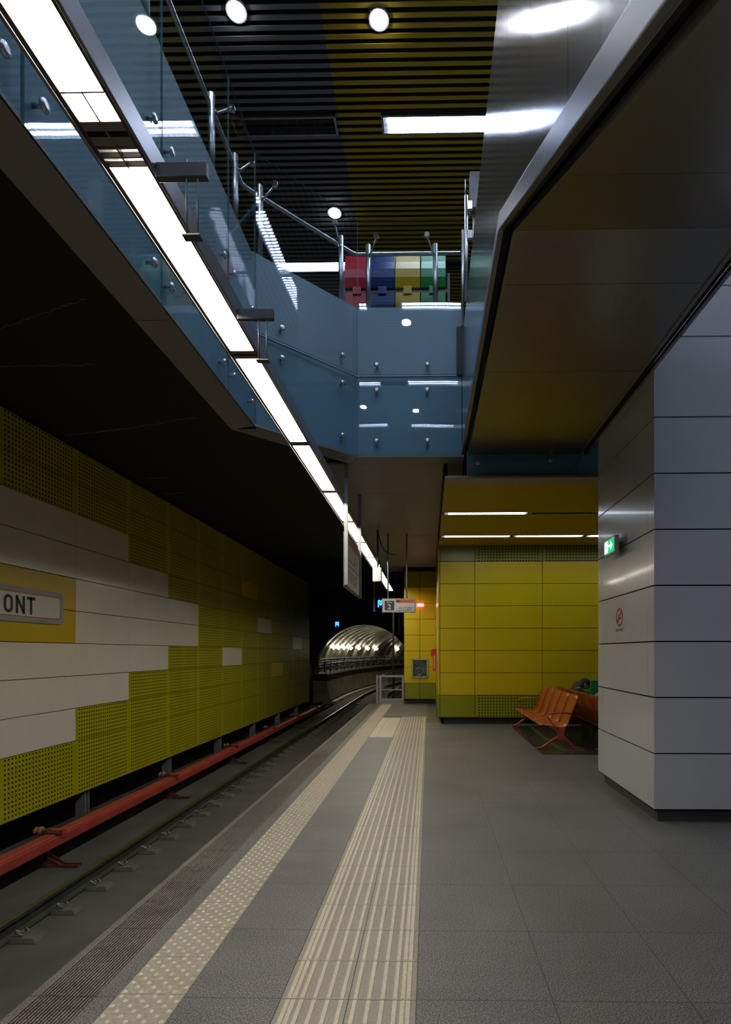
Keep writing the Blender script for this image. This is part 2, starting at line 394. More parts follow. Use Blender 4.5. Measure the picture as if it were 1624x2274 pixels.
# tactile strips
def guiding():
    b = MB(); b.box(-0.655, -0.055, -1.19, 12.95, -0.012, -0.0075, 1)
    y = 2.408-0.3*12
    fr = (0.117, 0.2, 0.315, 0.5, 0.70, 0.90)
    while y < 12.9:
        for t in range(2):
            x0 = -0.655+0.3*t
            b.box(x0+0.0015, x0+0.2985, y+0.0015, y+0.2985, -0.008, -0.001, 2)
            for q in fr:
                xc = x0+0.3*(q if t == 0 else 1-q)
                vs = [(xc-0.012, y+0.004, -0.001), (xc+0.012, y+0.004, -0.001), (xc+0.012, y+0.296, -0.001), (xc-0.012, y+0.296, -0.001),
                      (xc-0.0085, y+0.009, 0.004), (xc+0.0085, y+0.009, 0.004), (xc+0.0085, y+0.291, 0.004), (xc-0.0085, y+0.291, 0.004)]
                b.add(vs, [(4, 5, 6, 7), (0, 1, 5, 4), (1, 2, 6, 5), (2, 3, 7, 6), (3, 0, 4, 7)], 0)
        y += 0.3
    for i in range(10):
        x = -0.33+i*0.03; b.sphere((x, 13.0, 0), 0.011, 0.011, 0.005, 0, 8, 2, 0, PI/2); b.sphere((x, 13.06, 0), 0.011, 0.011, 0.005, 0, 8, 2, 0, PI/2)
    b.box(-0.655, -0.055, 12.95, 13.1, -0.012, 0.0, 2)
    return b
tag(guiding().build('tactile_guiding_path', ['beige', 'tjoint', 'beige2']), 'wide beige guiding path of ribbed tactile tiles in the platform floor', 'tactile paving')
b = MB(); b.box(-1.39, -1.09, -1.17, 16.2, -0.012, -0.0075, 1)
y = 2.43-0.3*12
while y < 16.0:
    b.box(-1.3885, -1.0915, y+0.0015, y+0.2985, -0.008, 0.0, 0)
    if y > 0.8:
        n = 5
        for r in range(9):
            for k in range(4):
                x = -1.39+0.3*((k+0.25+0.5*(r % 2))/4.0); yy = y+0.3*(r+0.5)/9
                if r % 2 == 0 or True:
                    b.sphere((x, yy, 0), 0.0115, 0.0115, 0.005, 2, 8, 2, 0, PI/2)
    y += 0.3
tag(b.build('tactile_warning_strip', ['warn', 'tjoint', 'beige']), 'narrow beige strip of studded warning tiles along the platform edge', 'tactile paving')
b = MB(); b.box(-1.09, -0.655, 9.86, 13.1, -0.012, -0.0075, 1)
for (x0, x1) in ((-1.09, -0.955), (-0.955, -0.655)):
    for k in range(11):
        y = 9.87+k*0.3
        if y+0.29 < 13.1: b.box(x0+0.002, x1-0.002, y+0.001, y+0.299, -0.008, 0)
tag(b.build('plain_tile_patch', ['beige', 'tjoint']), 'plain cream floor tiles joining the two tactile strips at the far end', 'floor tiles')

# track bed
b = MB(); b.box(-5.07, -1.5, -3, 32, -1.5, -1.28); b.box(-7.5, -5.27, -3, 30, -1.6, -1.27, 0); b.box(-5.45, -5.30, -3, 28, -1.3, -1.10, 0); b.box(-5.3, -5.05, -3, 32, -1.7, -1.62, 1)
struct(b.build('floor_track', ['concrete', 'dark']), 'dark concrete track bed')
struct(MB().box(-7.0, -6.3, -6, 30, -1.6, 5.2).build('wall_tunnel_side', 'dark'), 'black concrete wall behind the cladding')

# ---- left wall panels
def wl():
    rz = [4.67, 4.17, 3.67, 3.17, 2.67, 2.17, 1.67, 1.17, 0.67, 0.17, -0.67]
    sp = {}
    for k in range(-8, -1):
        for r in (2, 3, 4, 5, 6, 7, 8): sp[(k, r)] = 1
    for r in (2, 3, 6, 7, 8): sp[(-1, r)] = 1
    for k in (-1, -2, -3):
        for r in (4, 5): sp[(k, r)] = 2
    for r in range(2, 8): sp[(0, r)] = 1
    for r in (3, 4, 5, 6): sp[(1, r)] = 1
    for r in (4, 5): sp[(2, r)] = 1
    sp[(4, 6)] = 1; sp[(6, 4)] = 1; sp[(9, 5)] = 1; sp[(5, 2)] = 2; sp[(7, 7)] = 2
    bs = [MB(), MB(), MB()]
    for k in range(-8, 11):
        y0 = J0+1.5*k
        for r in range(10):
            z1, z0 = rz[r], rz[r+1]; g = 0.005
            bs[sp.get((k, r), 0)].box(XW-0.03, XW, y0+0.0025, y0+1.4975, z0+g, z1-g)
    root = sroot('wall_left', 'panelled wall across the track in olive, white and ochre')
    MB().box(XW-0.12, XW-0.03, -4, J0+16.5, -0.66, 4.7).build('wall_core', 'joint', root)
    bs[0].build('perforated_cladding', 'olive_l', root, bevel=0)
    bs[1].build('white_cladding', 'white', root, bevel=0.002)
    bs[2].build('ochre_cladding', 'yellow_l', root, bevel=0.002)
wl()
for k in range(-1, 6):
    y = 8.72+2.83*k
    b = MB(); b.box(-5.66, -5.60, y-0.05, y+0.05, -1.28, -0.66); b.box(-5.66, -5.50, y+0.04, y+0.055, -1.28, -0.66); b.box(-5.66, -5.50, y-0.055, y-0.04, -1.28, -0.66); b.box(-5.7, -5.45, y-0.09, y+0.09, -1.28, -1.265)
    tag(b.build('cladding_post', 'postg', loc=(-5.58, y, -1.28)), 'galvanised steel post carrying the olive cladding above the track', 'post', 'posts under the track wall cladding')

# ---- station name sign
def name_sign():
    X = XW+0.004
    t = thing('station_name_sign', 'white station name board with orange outline on the ochre panels across the track', 'sign', (X, 6.9, 2.17))
    y0, y1, z0, z1 = 5.55, 8.02, 1.94, 2.40
    def rr(y0, y1, z0, z1, r, n=6):
        p = []
        for (cy, cz, a) in ((y1-r, z1-r, 0), (y0+r, z1-r, 90), (y0+r, z0+r, 180), (y1-r, z0+r, 270)):
            for i in range(n+1):
                q = math.radians(a+90*i/n); p.append((cy+r*math.cos(q), cz+r*math.sin(q)))
        return p
    def slab(r_, x0, x1, m_, nm):
        MB().prism([(x0, p[0], p[1]) for p in r_], (x1-x0, 0, 0)).build(nm, m_, t)
    slab(rr(y0, y1, z0, z1, 0.07), X, X+0.03, 'signgrey', 'board')
    slab(rr(y0+0.07, y1-0.07, z0+0.065, z1-0.065, 0.05), X+0.03, X+0.032, 'orange', 'outline')
    slab(rr(y0+0.085, y1-0.085, z0+0.08, z1-0.08, 0.04), X+0.032, X+0.034, 'signwhite', 'face')
    # condensed block capitals, strokes 0.036 wide, height 0.237
    b = MB(); H = 0.238; zb = 2.045; s = 0.041; xx = (X+0.034, X+0.0365)
    def bar(ya, za, yb, zb_, w_=s):
        d = Vector((0, yb-ya, zb_-za)); L = d.length; d.normalize(); n = Vector((0, -d.z, d.y))
        p = [Vector((xx[0], ya, za))+n*w_/2, Vector((xx[0], ya, za))-n*w_/2, Vector((xx[0], yb, zb_))-n*w_/2, Vector((xx[0], yb, zb_))+n*w_/2]
        b.prism(p, (xx[1]-xx[0], 0, 0))
    def ring(y0_, y1_):
        pts = []
        r = (y1_-y0_)/2
        o_, i_ = [], []
        for (cz, a0) in ((zb+H-r, 0), (zb+r, 180)):
            for k in range(13):
                q = math.radians(a0+180*k/12); o_.append((y0_+r+r*math.cos(q), cz+r*math.sin(q))); i_.append((y0_+r+(r-s)*math.cos(q), cz+(r-s)*math.sin(q)))
        n = len(o_); vs = [(x, p[0], p[1]) for x in xx for p in o_+i_]
        fs = []
        for k in range(n):
            k2 = (k+1) % n
            fs += [(k, k2, n+k2, n+k), (2*n+k, 3*n+k, 3*n+k2, 2*n+k2)]
        b.add(vs, fs)
    A = 0.165
    def O(y): ring(y, y+0.153)
    def R(y): bar(y+s/2, zb, y+s/2, zb+H); bar(y, zb+H-s/2, y+0.10, zb+H-s/2); bar(y, zb+H*0.5, y+0.10, zb+H*0.5); bar(y+0.11, zb+H*0.48, y+0.11, zb+H-0.01); bar(y+0.06, zb+H*0.5, y+0.12, zb)
    def I(y): bar(y+s/2, zb, y+s/2, zb+H)
    def Zc(y): bar(y, zb+H-s/2, y+0.13, zb+H-s/2); bar(y, zb+s/2, y+0.13, zb+s/2); bar(y+0.02, zb+s/2, y+0.11, zb+H-s/2)
    def Nc(y): bar(y+s/2, zb, y+s/2, zb+H); bar(y+0.163-s/2, zb, y+0.163-s/2, zb+H); bar(y+s/2, zb+H-0.02, y+0.163-s/2, zb+0.02)
    def T(y): bar(y, zb+H-s/2, y+0.155, zb+H-s/2); bar(y+0.0775, zb, y+0.0775, zb+H)
    ye = 7.44
    T(7.276); Nc(7.076); O(6.873); Zc(6.68); I(6.59); R(6.42); O(6.22)
    b.build('lettering', 'black', t)
name_sign()

# ---- track side ceiling + slab of the mezzanine
b = MB()
poly = [(-7, -6), (-2.04, -6), (-2.04, 6.09), (-0.965, 7.19), (7, 7.19), (7, 18.2), (-7, 18.2)]
b.prism([(x, y, 4.72) for x, y in poly], (0, 0, 1.33))
struct(b.build('ceiling_slab', 'dark'), 'black concrete slab of the mezzanine above the track')
b = MB(); b.box(-7, 1, 18.2, 31, 4.9, 5.2)
struct(b.build('ceiling_track', 'dark'), 'black ceiling over the far end of the track')
b = MB(); rs = random.Random(3)
for (xa, ya, xb, yb_, wd) in ((-5.35, 7.95, -4.3, 7.72, 0.018), (-4.3, 7.72, -3.15, 7.36, 0.010), (-4.3, 5.35, -3.1, 4.88, 0.008), (-4.8, 6.02, -3.7, 6.0, 0.005), (-5.3, 10.9, -4.9, 10.85, 0.012), (-5.2, 9.95, -4.75, 9.9, 0.010)):
    n_ = 26; vs = []
    for i in range(n_+1):
        t_ = i/n_; x = xa+(xb-xa)*t_; y = ya+(yb_-ya)*t_+rs.uniform(-0.02, 0.02); h_ = wd*rs.uniform(0.1, 1.0)
        vs += [(x, y-h_/2, 4.7195), (x, y+h_/2, 4.7195), (x, y, 4.716)]
    b.add(vs, [(3*i, 3*i+3, 3*i+5, 3*i+2) for i in range(n_)]+[(3*i+2, 3*i+5, 3*i+4, 3*i+1) for i in range(n_)])
M['lime'] = mat('lime_deposit', (0.42, 0.40, 0.36), 0.8)
struct(b.build('trim_6', 'lime'), 'pale mineral streaks along joints of the black ceiling')
# grey low ceiling panels
lo = sroot('ceiling_low', 'dark grey metal panelled low ceiling under the mezzanine edge')
b = MB()
ys = [-6, -3.2, -0.4, 2.4, 4.15, 6.19]
for i in range(5): b.box(-2.25, -1.955, ys[i]+0.003, ys[i+1]-0.003, 4.07, 4.10)
b.prism([(-1.955, 6.11, 4.07), (-0.925, 7.115, 4.07), (-1.06, 7.36, 4.07), (-2.25, 6.196, 4.07)], (0, 0, 0.03))
b.prism([(-0.918, 7.115, 4.07), (0.455, 7.115, 4.07), (0.455, 7.36, 4.07), (-1.05, 7.36, 4.07)], (0, 0, 0.03))
yj = [7.38, 8.75, 11.85, 12.65, 14.4, 17.2]
for i in range(5): b.box(-1.5, 0.2, yj[i]+0.004, yj[i+1]-0.004, 4.075, 4.105)
b.build('ceiling_panel', 'low', lo)
MB().box(-2.25, -2.20, -6, 6.2, 4.10, 4.72).box(-1.5, -1.45, 7.4, 17.2, 4.105, 4.72).box(-1.5, 0.2, 17.15, 17.2, 4.1, 5).build('ceiling_drop', 'dark', lo)
# hall ceiling in ochre
ha = sroot('ceiling_hall', 'ochre ceiling of the hall beside the yellow wall')
MB().box(0.21, 7, 7.41, 8.89, 3.808, 3.85).box(0.21, 7, 9.07, 10.66, 3.808, 3.85).box(0.21, 7, 10.84, 12.0, 3.808, 3.85).box(0.21, 7, 7.41, 12, 3.90, 3.93).build('ochre_ceiling', 'ceil_yel', ha)
b = MB(); b.box(0.21, 0.25, 7.36, 12.0, 3.86, 4.4); b.build('ceiling_edge', 'dark2', ha)
b = MB(); b.box(0.21, 0.455, 7.36, 7.39, 3.83, 4.07)
for (x0, x1) in ((0.21, 1.12), (1.125, 2.0), (2.005, 3.2)): b.box(x0, x1, 7.13, 7.41, 3.80, 3.83)
b.build('ceiling_ledge', 'ledge', ha)

# ---- yellow wall, side wall, end pillar
def panel_grid(bs, pick, axis, fixed, us, vs_, th=0.03, g=0.005, outward=-1):
    for i in range(len(us)-1):
        for j in range(len(vs_)-1):
            k = pick(i, j)
            u0, u1, v0, v1 = us[i]+g, us[i+1]-g, vs_[j]+g, vs_[j+1]-g
            if axis == 0: bs[k].box(u0, u1, fixed, fixed+th, v0, v1)
            else: bs[k].box(fixed, fixed+th, u0, u1, v0, v1)
wb = sroot('wall_back', 'yellow panelled wall behind the red benches')
zs = [0.143+0.4762*i for i in range(9)]
xs = [0.235, 0.98, 2.42, 3.86, 5.30, 6.74]
bs = [MB(), MB(), MB()]
def pk(i, j):
    if j == 0: return 1 if i == 0 else 2
    if j == 7: return 1 if i == 0 else 2
    return 0
panel_grid(bs, pk, 0, 11.7, xs, zs)
bs[0].build('yellow_cladding', 'yellow', wb, bevel=0.002); bs[1].build('olive_cladding', 'olive', wb, bevel=0.002); bs[2].build('perforated_cladding', 'olive_r', wb)
MB().box(0.24, 6.74, 11.73, 11.85, 0.10, 4.5).build('wall_core', 'joint', wb)
struct(MB().box(0.33, 6.74, 11.80, 12.0, 0, 0.143).build('baseboard_back', 'plinth'), 'black recessed base of the yellow wall')
ws = sroot('wall_return', 'narrow side wall between the yellow wall and the end pillar')
bs = [MB(), MB()]
panel_grid(bs, lambda i, j: 1 if j == 0 else 0, 1, 0.20, [11.73, 12.6, 14.1, 15.6, 16.32], zs)
bs[0].build('yellow_cladding', 'yellow', ws); bs[1].build('olive_cladding', 'olive', ws)
MB().box(0.23, 0.30, 11.80, 16.5, 0.1, 4.6).build('wall_core', 'joint', ws)
we = sroot('wall_end', 'golden yellow panelled pillar at the end of the platform')
bs = [MB(), MB()]
panel_grid(bs, lambda i, j: 1 if j in (0, 7) else 0, 0, 16.3, [-0.74, -0.27, 0.20], zs)
bs[0].build('yellow_cladding', 'yellow_p', we, bevel=0.002); bs[1].build('olive_cladding', 'olive', we, bevel=0.002)
MB().box(-0.745, 0.2, 16.33, 17.1, 0.1, 4.7).build('wall_core', 'joint', we)
struct(MB().box(-0.68, 0.22, 16.42, 16.6, -0.01, 0.14).build('baseboard_end', 'plinth'), 'black recessed base of the end pillar')
struct(MB().box(6.9, 7.1, -6, 12, 0, 9).build('wall_right', 'white'), 'pale wall at the far right of the hall')
struct(MB().box(-7, 7.1, -6.2, -6, -1.6, 9).build('wall_rear', 'dark2'), 'wall behind the viewer')

# ---- mezzanine: slatted ceiling
ZC = 8.93
ce = sroot('ceiling', 'slatted ceiling in grey and yellow over the mezzanine')
MB().box(-7, 7, -6, 18, ZC+0.12, ZC+0.2).build('ceiling_void', 'dark', ce)
g, yl = MB(), MB(); y = -5.9; k = 0
LAMPY = [10.45, 7.66, 5.10, 2.55, -0.8, -3.6]
while y < 17.8:
    cut = [(-2.95, -1.29), (-0.66, 4.12)] if any(abs(y+0.026-L) < 0.145 for L in LAMPY) else []
    def seg(mb, x0, x1):
        mb.box(x0, x1, y, y+0.051, ZC, ZC+0.010)
    spans = [(-7, -1.25, g), (-1.25, 7, yl)]
    for (x0, x1, mb) in spans:
        cur = x0
        for (a, c_) in cut:
            if a >= x0 and a < x1:
                seg(mb, cur, a); cur = min(c_, x1)
        if cur < x1: seg(mb, cur, x1)
    y += 0.1063
g.build('grey_slats', 'slat_g', ce); yl.build('yellow_slats', 'slat_y', ce)
struct(MB().box(-7, 7, 17.6, 17.8, 6.05, 9.1).build('wall_mezzanine', 'dark2'), 'dark far wall of the mezzanine')
struct(MB().box(-7.1, -7, -6, 18, 4.6, 9.1).build('wall_mezzanine_left', 'dark2'), 'dark left wall of the mezzanine')
b = MB(); b.prism([(x, y, 6.05) for x, y in [(-7, -6), (-2.06, -6), (-2.06, 6.10), (-0.975, 7.21), (7, 7.21), (7, 17.6), (-7, 17.6)]], (0, 0, 0.012))
struct(b.build('floor_mezzanine', 'floor'), 'stone floor of the mezzanine')

# ---- blue painted slab edge (behind the glass)
fe = sroot('trim_4', 'pale blue painted slab edge behind the glass panels')
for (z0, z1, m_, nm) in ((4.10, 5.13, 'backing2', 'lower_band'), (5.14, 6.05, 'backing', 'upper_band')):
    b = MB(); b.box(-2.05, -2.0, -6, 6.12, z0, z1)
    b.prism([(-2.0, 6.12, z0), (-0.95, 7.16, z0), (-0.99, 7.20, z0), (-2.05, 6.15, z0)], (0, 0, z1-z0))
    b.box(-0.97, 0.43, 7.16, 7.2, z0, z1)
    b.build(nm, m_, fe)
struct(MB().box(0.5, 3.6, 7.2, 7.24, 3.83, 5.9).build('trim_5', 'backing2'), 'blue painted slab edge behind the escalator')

# ---- glass panels
def unit(d): d = Vector(d); return d.normalized()
def glass_panel(p0, p1, z0, z1, z0b, z1b, label, bolts, clamps=()):
    """p0,p1 plan points of the lower edge; z0/z1 bottom & top at p0, z0b/z1b at p1"""
    p0 = Vector((*p0, 0)); p1 = Vector((*p1, 0)); d = (p1-p0).normalized(); n = Vector((d.y, -d.x, 0))
    if n.dot(Vector((0, 0, 0))-p0) < 0: n = -n
    t = thing('glass_panel', label, 'glass panel', (p0.x, p0.y, z0), 'glass panels around the mezzanine edge')
    g_ = 0.006; a = p0+d*g_; c = p1-d*g_
    pts = [a+Vector((0, 0, z0)), c+Vector((0, 0, z0b)), c+Vector((0, 0, z1b)), a+Vector((0, 0, z1))]
    q = [p-n*0.012 for p in pts]
    b = MB(); b.add(pts+q, [(0, 1, 2, 3), (4, 7, 6, 5)], 0); b.add(pts+q, [(0, 4, 5, 1), (1, 5, 6, 2), (2, 6, 7, 3), (3, 7, 4, 0)], 1)
    b.build('pane', ['glass', 'glass_edge'], t)
    for (s_, z) in bolts:
        c_ = p0+d*s_+Vector((0, 0, z))
        bb = MB(); bb.disc(c_-n*0.05, n, 0.012, 0.05, 10); bb.tube([c_, c_+n*0.006, c_+n*0.02, c_+n*0.024], [0.030, 0.034, 0.030, 0.014], 16)
        bb.build('bolt', 'inox', t)
    return t
G0 = -1.95
YJ = [-2.8, -1.4, 0.0, 1.3, 2.6, 3.97, 5.30, 6.12]
nm = {7: 'last before the corner', 6: 'second from the corner', 5: 'third from the corner', 4: 'fourth from the corner', 3: 'fifth from the corner', 2: 'sixth from the corner', 1: 'seventh from the corner'}
for i in range(2, 7):
    y0, y1 = YJ[i], YJ[i+1]; L = y1-y0
    e = 0.13
    glass_panel((G0, y0), (G0, y1), 4.07, 5.12, 4.07, 5.12, 'lower glass panel on the left edge over the track side, '+nm[i+1], [(e, 4.29), (L-e, 4.29), (e, 4.96), (L-e, 4.96)])
    glass_panel((G0, y0), (G0, y1), 5.145, 7.15, 5.145, 7.15, 'tall glass balustrade panel on the left edge, '+nm[i+1], [(e, 5.31), (L-e, 5.31)])
P1 = (G0, 6.12); P2 = (-0.923, 7.11); LD = math.hypot(P2[0]-P1[0], P2[1]-P1[1])
glass_panel(P1, P2, 4.07, 5.12, 4.07, 5.12, 'lower glass panel on the diagonal corner of the edge', [(0.33, 4.96), (LD-0.24, 4.96), (LD-0.24, 4.29)])
glass_panel(P1, P2, 5.145, 7.15, 5.145, 7.15, 'tall glass balustrade panel on the diagonal corner', [(0.33, 5.31), (LD-0.24, 5.31)])
glass_panel((-0.915, 7.11), (0.44, 7.11), 4.07, 5.12, 4.07, 5.12, 'lower glass panel facing the viewer below the coloured bins', [(0.235, 4.28), (0.895, 4.28), (0.235, 4.94), (0.895, 4.94)])
glass_panel((-0.915, 7.11), (0.44, 7.11), 5.145, 7.15, 5.145, 7.15, 'tall glass balustrade panel in front of the coloured bins', [(0.235, 5.27), (0.895, 5.27)])
glass_panel((0.5, 7.13), (3.4, 7.13), 3.83, 4.9, 3.83, 4.9, 'low glass panel seen under the escalator', [(0.14, 4.0), (1.08, 4.03)])

# ---- balustrade posts, handrail
def rail_post(x, y, sx, sy, lab, zt=6.97):
    t = thing('balustrade_post', lab, 'post', (x, y, 6.06), 'stainless posts of the glass balustrade')
    MB().tube([(x, y, 6.062), (x, y, zt)], 0.034, 14).disc((x, y, 6.062), (0, 0, 1), 0.06, 0.01).build('post', 'inox', t)
    b = MB(); b.disc((x-0.03*(1 if sx > x else -1)*0, y, zt-0.15), (sx-x, sy-y, 0), 0.02, 0.05, 12)
    b.tube([(x, y, zt-0.15), (x+(sx-x)*0.3, y+(sy-y)*0.3, zt-0.15), (sx, sy+(y-sy)*0.15, zt-0.03)], 0.012, 8)
    b.build('arm', 'inox', t)
    MB().tube([(sx+(x-sx)*0.25*0, sy+0.03, zt-0.03), (sx, sy, zt-0.03), (sx, sy-0.025, zt-0.03)], [0.018, 0.038, 0.034], 16).build('clamp', 'chrome', t)
rail_post(-0.81, 7.3, -0.685, 7.10, 'stainless post with spider arm in front of the blue bin')
rail_post(0.085, 7.3, -0.025, 7.10, 'stainless post with spider arm in front of the green bin')
rail_post(-1.15, 7.14, -1.19, 6.87, 'stainless post with spider arm at the right end of the diagonal glass')
rail_post(-1.97, 6.35, -1.78, 6.30, 'stainless post with spider arm at the left end of the diagonal glass')
rail_post(-2.12, 5.95, -1.96, 6.02, 'stainless post behind the left glass, next to the corner')
rail_post(-2.12, 5.30, -1.96, 5.42, 'stainless post behind the left glass, second from the corner')
rail_post(-2.12, 4.05, -1.96, 4.15, 'stainless post behind the left glass, nearest the viewer')
b = MB(); b.tube([(0.42, 7.34, 6.88), (-0.97, 7.34, 6.88), (-1.03, 7.31, 6.88), (-2.10, 6.27, 6.88), (-2.14, 6.2, 6.88), (-2.14, 0, 6.88)], 0.025, 12)
tag(b.build('handrail', 'inox'), 'stainless handrail running behind the glass balustrade', 'handrail')

# corner post group beside the escalator
t = thing('hinge_post', 'tall stainless double post where the front glass meets the escalator', 'post', (0.49, 7.0, 5.7))
MB().tube([(0.475, 6.98, 6.0), (0.475, 6.98, 7.35)], 0.024, 12).tube([(0.465, 6.98, 7.35), (0.465, 6.98, 7.56)], 0.007, 8).build('tall_tube', 'inox', t)
MB().tube([(0.435, 7.03, 5.72), (0.435, 7.03, 6.95)], 0.016, 10).build('slim_tube', 'inox', t)
for z in (6.85, 7.22): MB().box(0.49, 0.55, 6.96, 7.0, z-0.05, z+0.05).build('clamp', 'louvre', t)
tag(MB().box(0.36, 0.455, 7.135, 7.158, 5.15, 5.78).build('cover_plate', 'plate', bevel=0.004), 'black narrow cover plate behind the front glass near the escalator', 'panel')
t = thing('loudspeaker_box', 'small grey steel box on a bracket above the escalator edge', 'box', (0.58, 7.3, 7.4))
MB().box(0.545, 0.68, 7.25, 7.4, 7.42, 7.9).build('housing', 'postg', t, bevel=0.006)
MB().tube([(0.6, 7.33, 6.06), (0.6, 7.33, 7.42)], 0.015, 8).build('pole', 'inox', t)

# ---- recycling bins
bf = thing('bin_frame', 'dark steel frame holding the four coloured bins upstairs', 'frame', (-0.5, 7.9, 6.06))
MB().box(-1.21, 0.27, 7.83, 8.2, 6.68, 6.73).build('shelf', 'bin_frame', bf)
b = MB()
for x in (-1.225, 0.265): b.box(x, x+0.035, 7.82, 8.2, 6.062, 6.95)
b.box(-1.21, 0.27, 8.17, 8.2, 6.062, 6.7); b.build('side_panel', 'bin_frame', bf)
for (nm_, x0, m_) in (('red', -1.205, 'bin_red'), ('blue', -0.84, 'bin_blue'), ('yellow', -0.48, 'bin_yellow'), ('green', -0.115, 'bin_green')):
    x1 = x0+0.355
    t = thing('recycling_bin', nm_+' recycling bin upstairs behind the glass', 'bin', (x0+0.18, 7.95, 6.07), 'coloured recycling bins upstairs')
    MB().box(x0, x1, 7.80, 8.15, 6.07, 6.675).build('body', m_, t, bevel=0.01)
    b = MB(); b.prism([(x0, 7.80, 6.735), (x0, 7.76, 6.86), (x0, 7.76, 6.98), (x0, 7.82, 7.12), (x0, 7.86, 7.24), (x0, 8.16, 7.24), (x0, 8.16, 6.735)], (x1-x0, 0, 0))
    b.build('hood', m_, t, bevel=0.008)
    MB().box(x0+0.12, x0+0.235, 7.775, 7.805, 6.64, 6.745).build('tab', m_, t)

# ---- mezzanine lamps
def louvre_lamp(x0, x1, yc, lit, lab, group=None, z=ZC-0.006, w_=0.115, tube='tube_mez', grid=0.075, nmx='recessed_ceiling_lamp', lx0=None):
    hall = nmx[0] == 'h'; lo_ = 0.002 if hall else 0.01; tz = 0.006 if hall else 0.028
    t = thing(nmx, lab, 'ceiling lamp', ((x0+x1)/2, yc, z), group)
    b = MB(); b.box(x0, x1, yc-w_-0.02, yc-w_, z-lo_, z+0.09); b.box(x0, x1, yc+w_, yc+w_+0.02, z-lo_, z+0.09)
    b.box(x0, x0+0.03, yc-w_, yc+w_, z-lo_, z+0.09); b.box(x1-0.03, x1, yc-w_, yc+w_, z-lo_, z+0.09)
    b.build('frame', 'louvre', t)
    MB().box(x0+0.03, x1-0.03, yc-w_, yc+w_, z+0.07, z+0.09).build('reflector', 'louvre' if lit else 'lampdark', t)
    if lit:
        a = x0+0.09 if lx0 is None else lx0
        MB().box(a, x1-0.05, yc-w_+0.012, yc+w_-0.012, z+tz, z+tz+0.006).build('light_tube', tube, t)
    b = MB(); x = x0+0.03+grid
    while x < x1-0.03:
        b.box(x-0.0025, x+0.0025, yc-w_, yc+w_, z-(0 if hall else 0.006), z+tz-0.003); x += grid
    b.box(x0+0.03, x1-0.03, yc-0.003, yc+0.003, z-(0 if hall else 0.006), z+tz-0.003)
    b.build('louvre', 'louvre' if lit else 'lampdark', t)
    return t
louvre_lamp(-0.66, 0.94, LAMPY[1], True, 'lit louvred lamp in the yellow slats overhead')
louvre_lamp(0.98, 2.54, LAMPY[1], True, 'lit louvred lamp hidden above the escalator', 'lamps above the escalator')
louvre_lamp(2.58, 4.12, LAMPY[1], True, 'lit louvred lamp hidden above the escalator', 'lamps above the escalator')
louvre_lamp(-2.75, -1.29, LAMPY[1], False, 'unlit louvred lamp in the grey slats overhead')
louvre_lamp(-2.95, -1.29, LAMPY[0], True, 'lit louvred lamp low behind the diagonal glass, beside the red bin')
louvre_lamp(-0.66, 4.12, LAMPY[0], False, 'unlit louvred lamp behind the row of bins')
for L in LAMPY[2:]:
    for (x0_, x1_) in ((-0.66, 0.94), (0.98, 2.54), (2.58, 4.12)): louvre_lamp(x0_, x1_, L, True, 'lit louvred lamp over the near void, seen reflected in the glass', 'near mezzanine lamps')
    louvre_lamp(-2.95, -1.29, L, True, 'lit louvred lamp over the near void, seen reflected in the glass', 'near mezzanine lamps')
# a row of lamps running along the far left mezzanine
for (x, y) in ((-0.583, 6.38), (-2.22, 6.27), (-1.585, 9.17), (-0.39, -2.45), (-1.97, -2.2), (-0.5, 2.0), (-2.1, 2.0)):
    lab = {(-0.583, 6.38): 'round downlight in the yellow slats overhead', (-2.22, 6.27): 'round downlight in the grey slats at the top edge', (-1.585, 9.17): 'small round downlight seen through the diagonal glass'}.get((x, y), 'round downlight over the near void, seen only as a reflection')
    t = thing('downlight', lab, 'ceiling lamp', (x, y, ZC), None if 'only' not in lab else 'near downlights')
    MB().tube([(x, y, ZC-0.02), (x, y, ZC-0.03)], [0.095, 0.094], 28).build('lens', 'down', t)
    MB().tube([(x, y, ZC+0.1), (x, y, ZC-0.018)], [0.12, 0.12], 28).build('housing', 'louvre', t)

# ---- escalator
XE0, XE1 = 0.43, 2.02; YB, YT = 3.30, 7.04; SL = 0.596; ZS = 4.07
es = thing('escalator', 'steel clad escalator crossing overhead and descending towards the viewer on the right', 'escalator', (1.2, 3.3, 4.07))
def zlow(y): return ZS-(YB-y)*SL if y < YB else ZS
YE = -3.4
# side cladding in vertical sheets with thin gaps
b = MB(); cuts = [7.04, 6.3, 5.6, 5.0, 4.35, 3.67, 3.0, 2.33, 1.7, 1.05, 0.4, -0.3, -1.0, -1.8, -2.6, -3.4]
def ztop(y): return 5.575 if y > 3.3 else 5.575-(3.3-y)*SL
for i in range(len(cuts)-1):
    y1, y0 = cuts[i]-0.002, cuts[i+1]+0.002
    ym = [y0, y1] if not (y0 < YB < y1) else [y0, YB, y1]
    low = [(XE0, y, zlow(y)+0.10) for y in ym]; top = [(XE0, y, ztop(y)) for y in reversed(ym)]
    b.prism(low+top, (0.02, 0, 0))
b.build('side_cladding', 'clad', es)
b = MB(); pl = [(YE, zlow(YE)), (YB, ZS), (YT, ZS), (YT, 5.56), (3.3, 5.56), (YE, 5.56-(3.3-YE)*SL)]
b.prism([(XE0+0.02, y, z+0.04) for y, z in pl], (0.05, 0, 0)); b.prism([(XE1-0.07, y, z+0.04) for y, z in pl], (0.05, 0, 0))
b.build('truss', 'joint', es)
b = MB()
for (x0, x1) in ((XE0-0.012, XE0+0.022), ):
    b.prism([(x0, YE, zlow(YE)), (x0, YB, ZS), (x0, YT, ZS), (x0, YT, ZS+0.085), (x0, YB-0.03, ZS+0.085), (x0, YE, zlow(YE)+0.10)], (x1-x0, 0, 0))
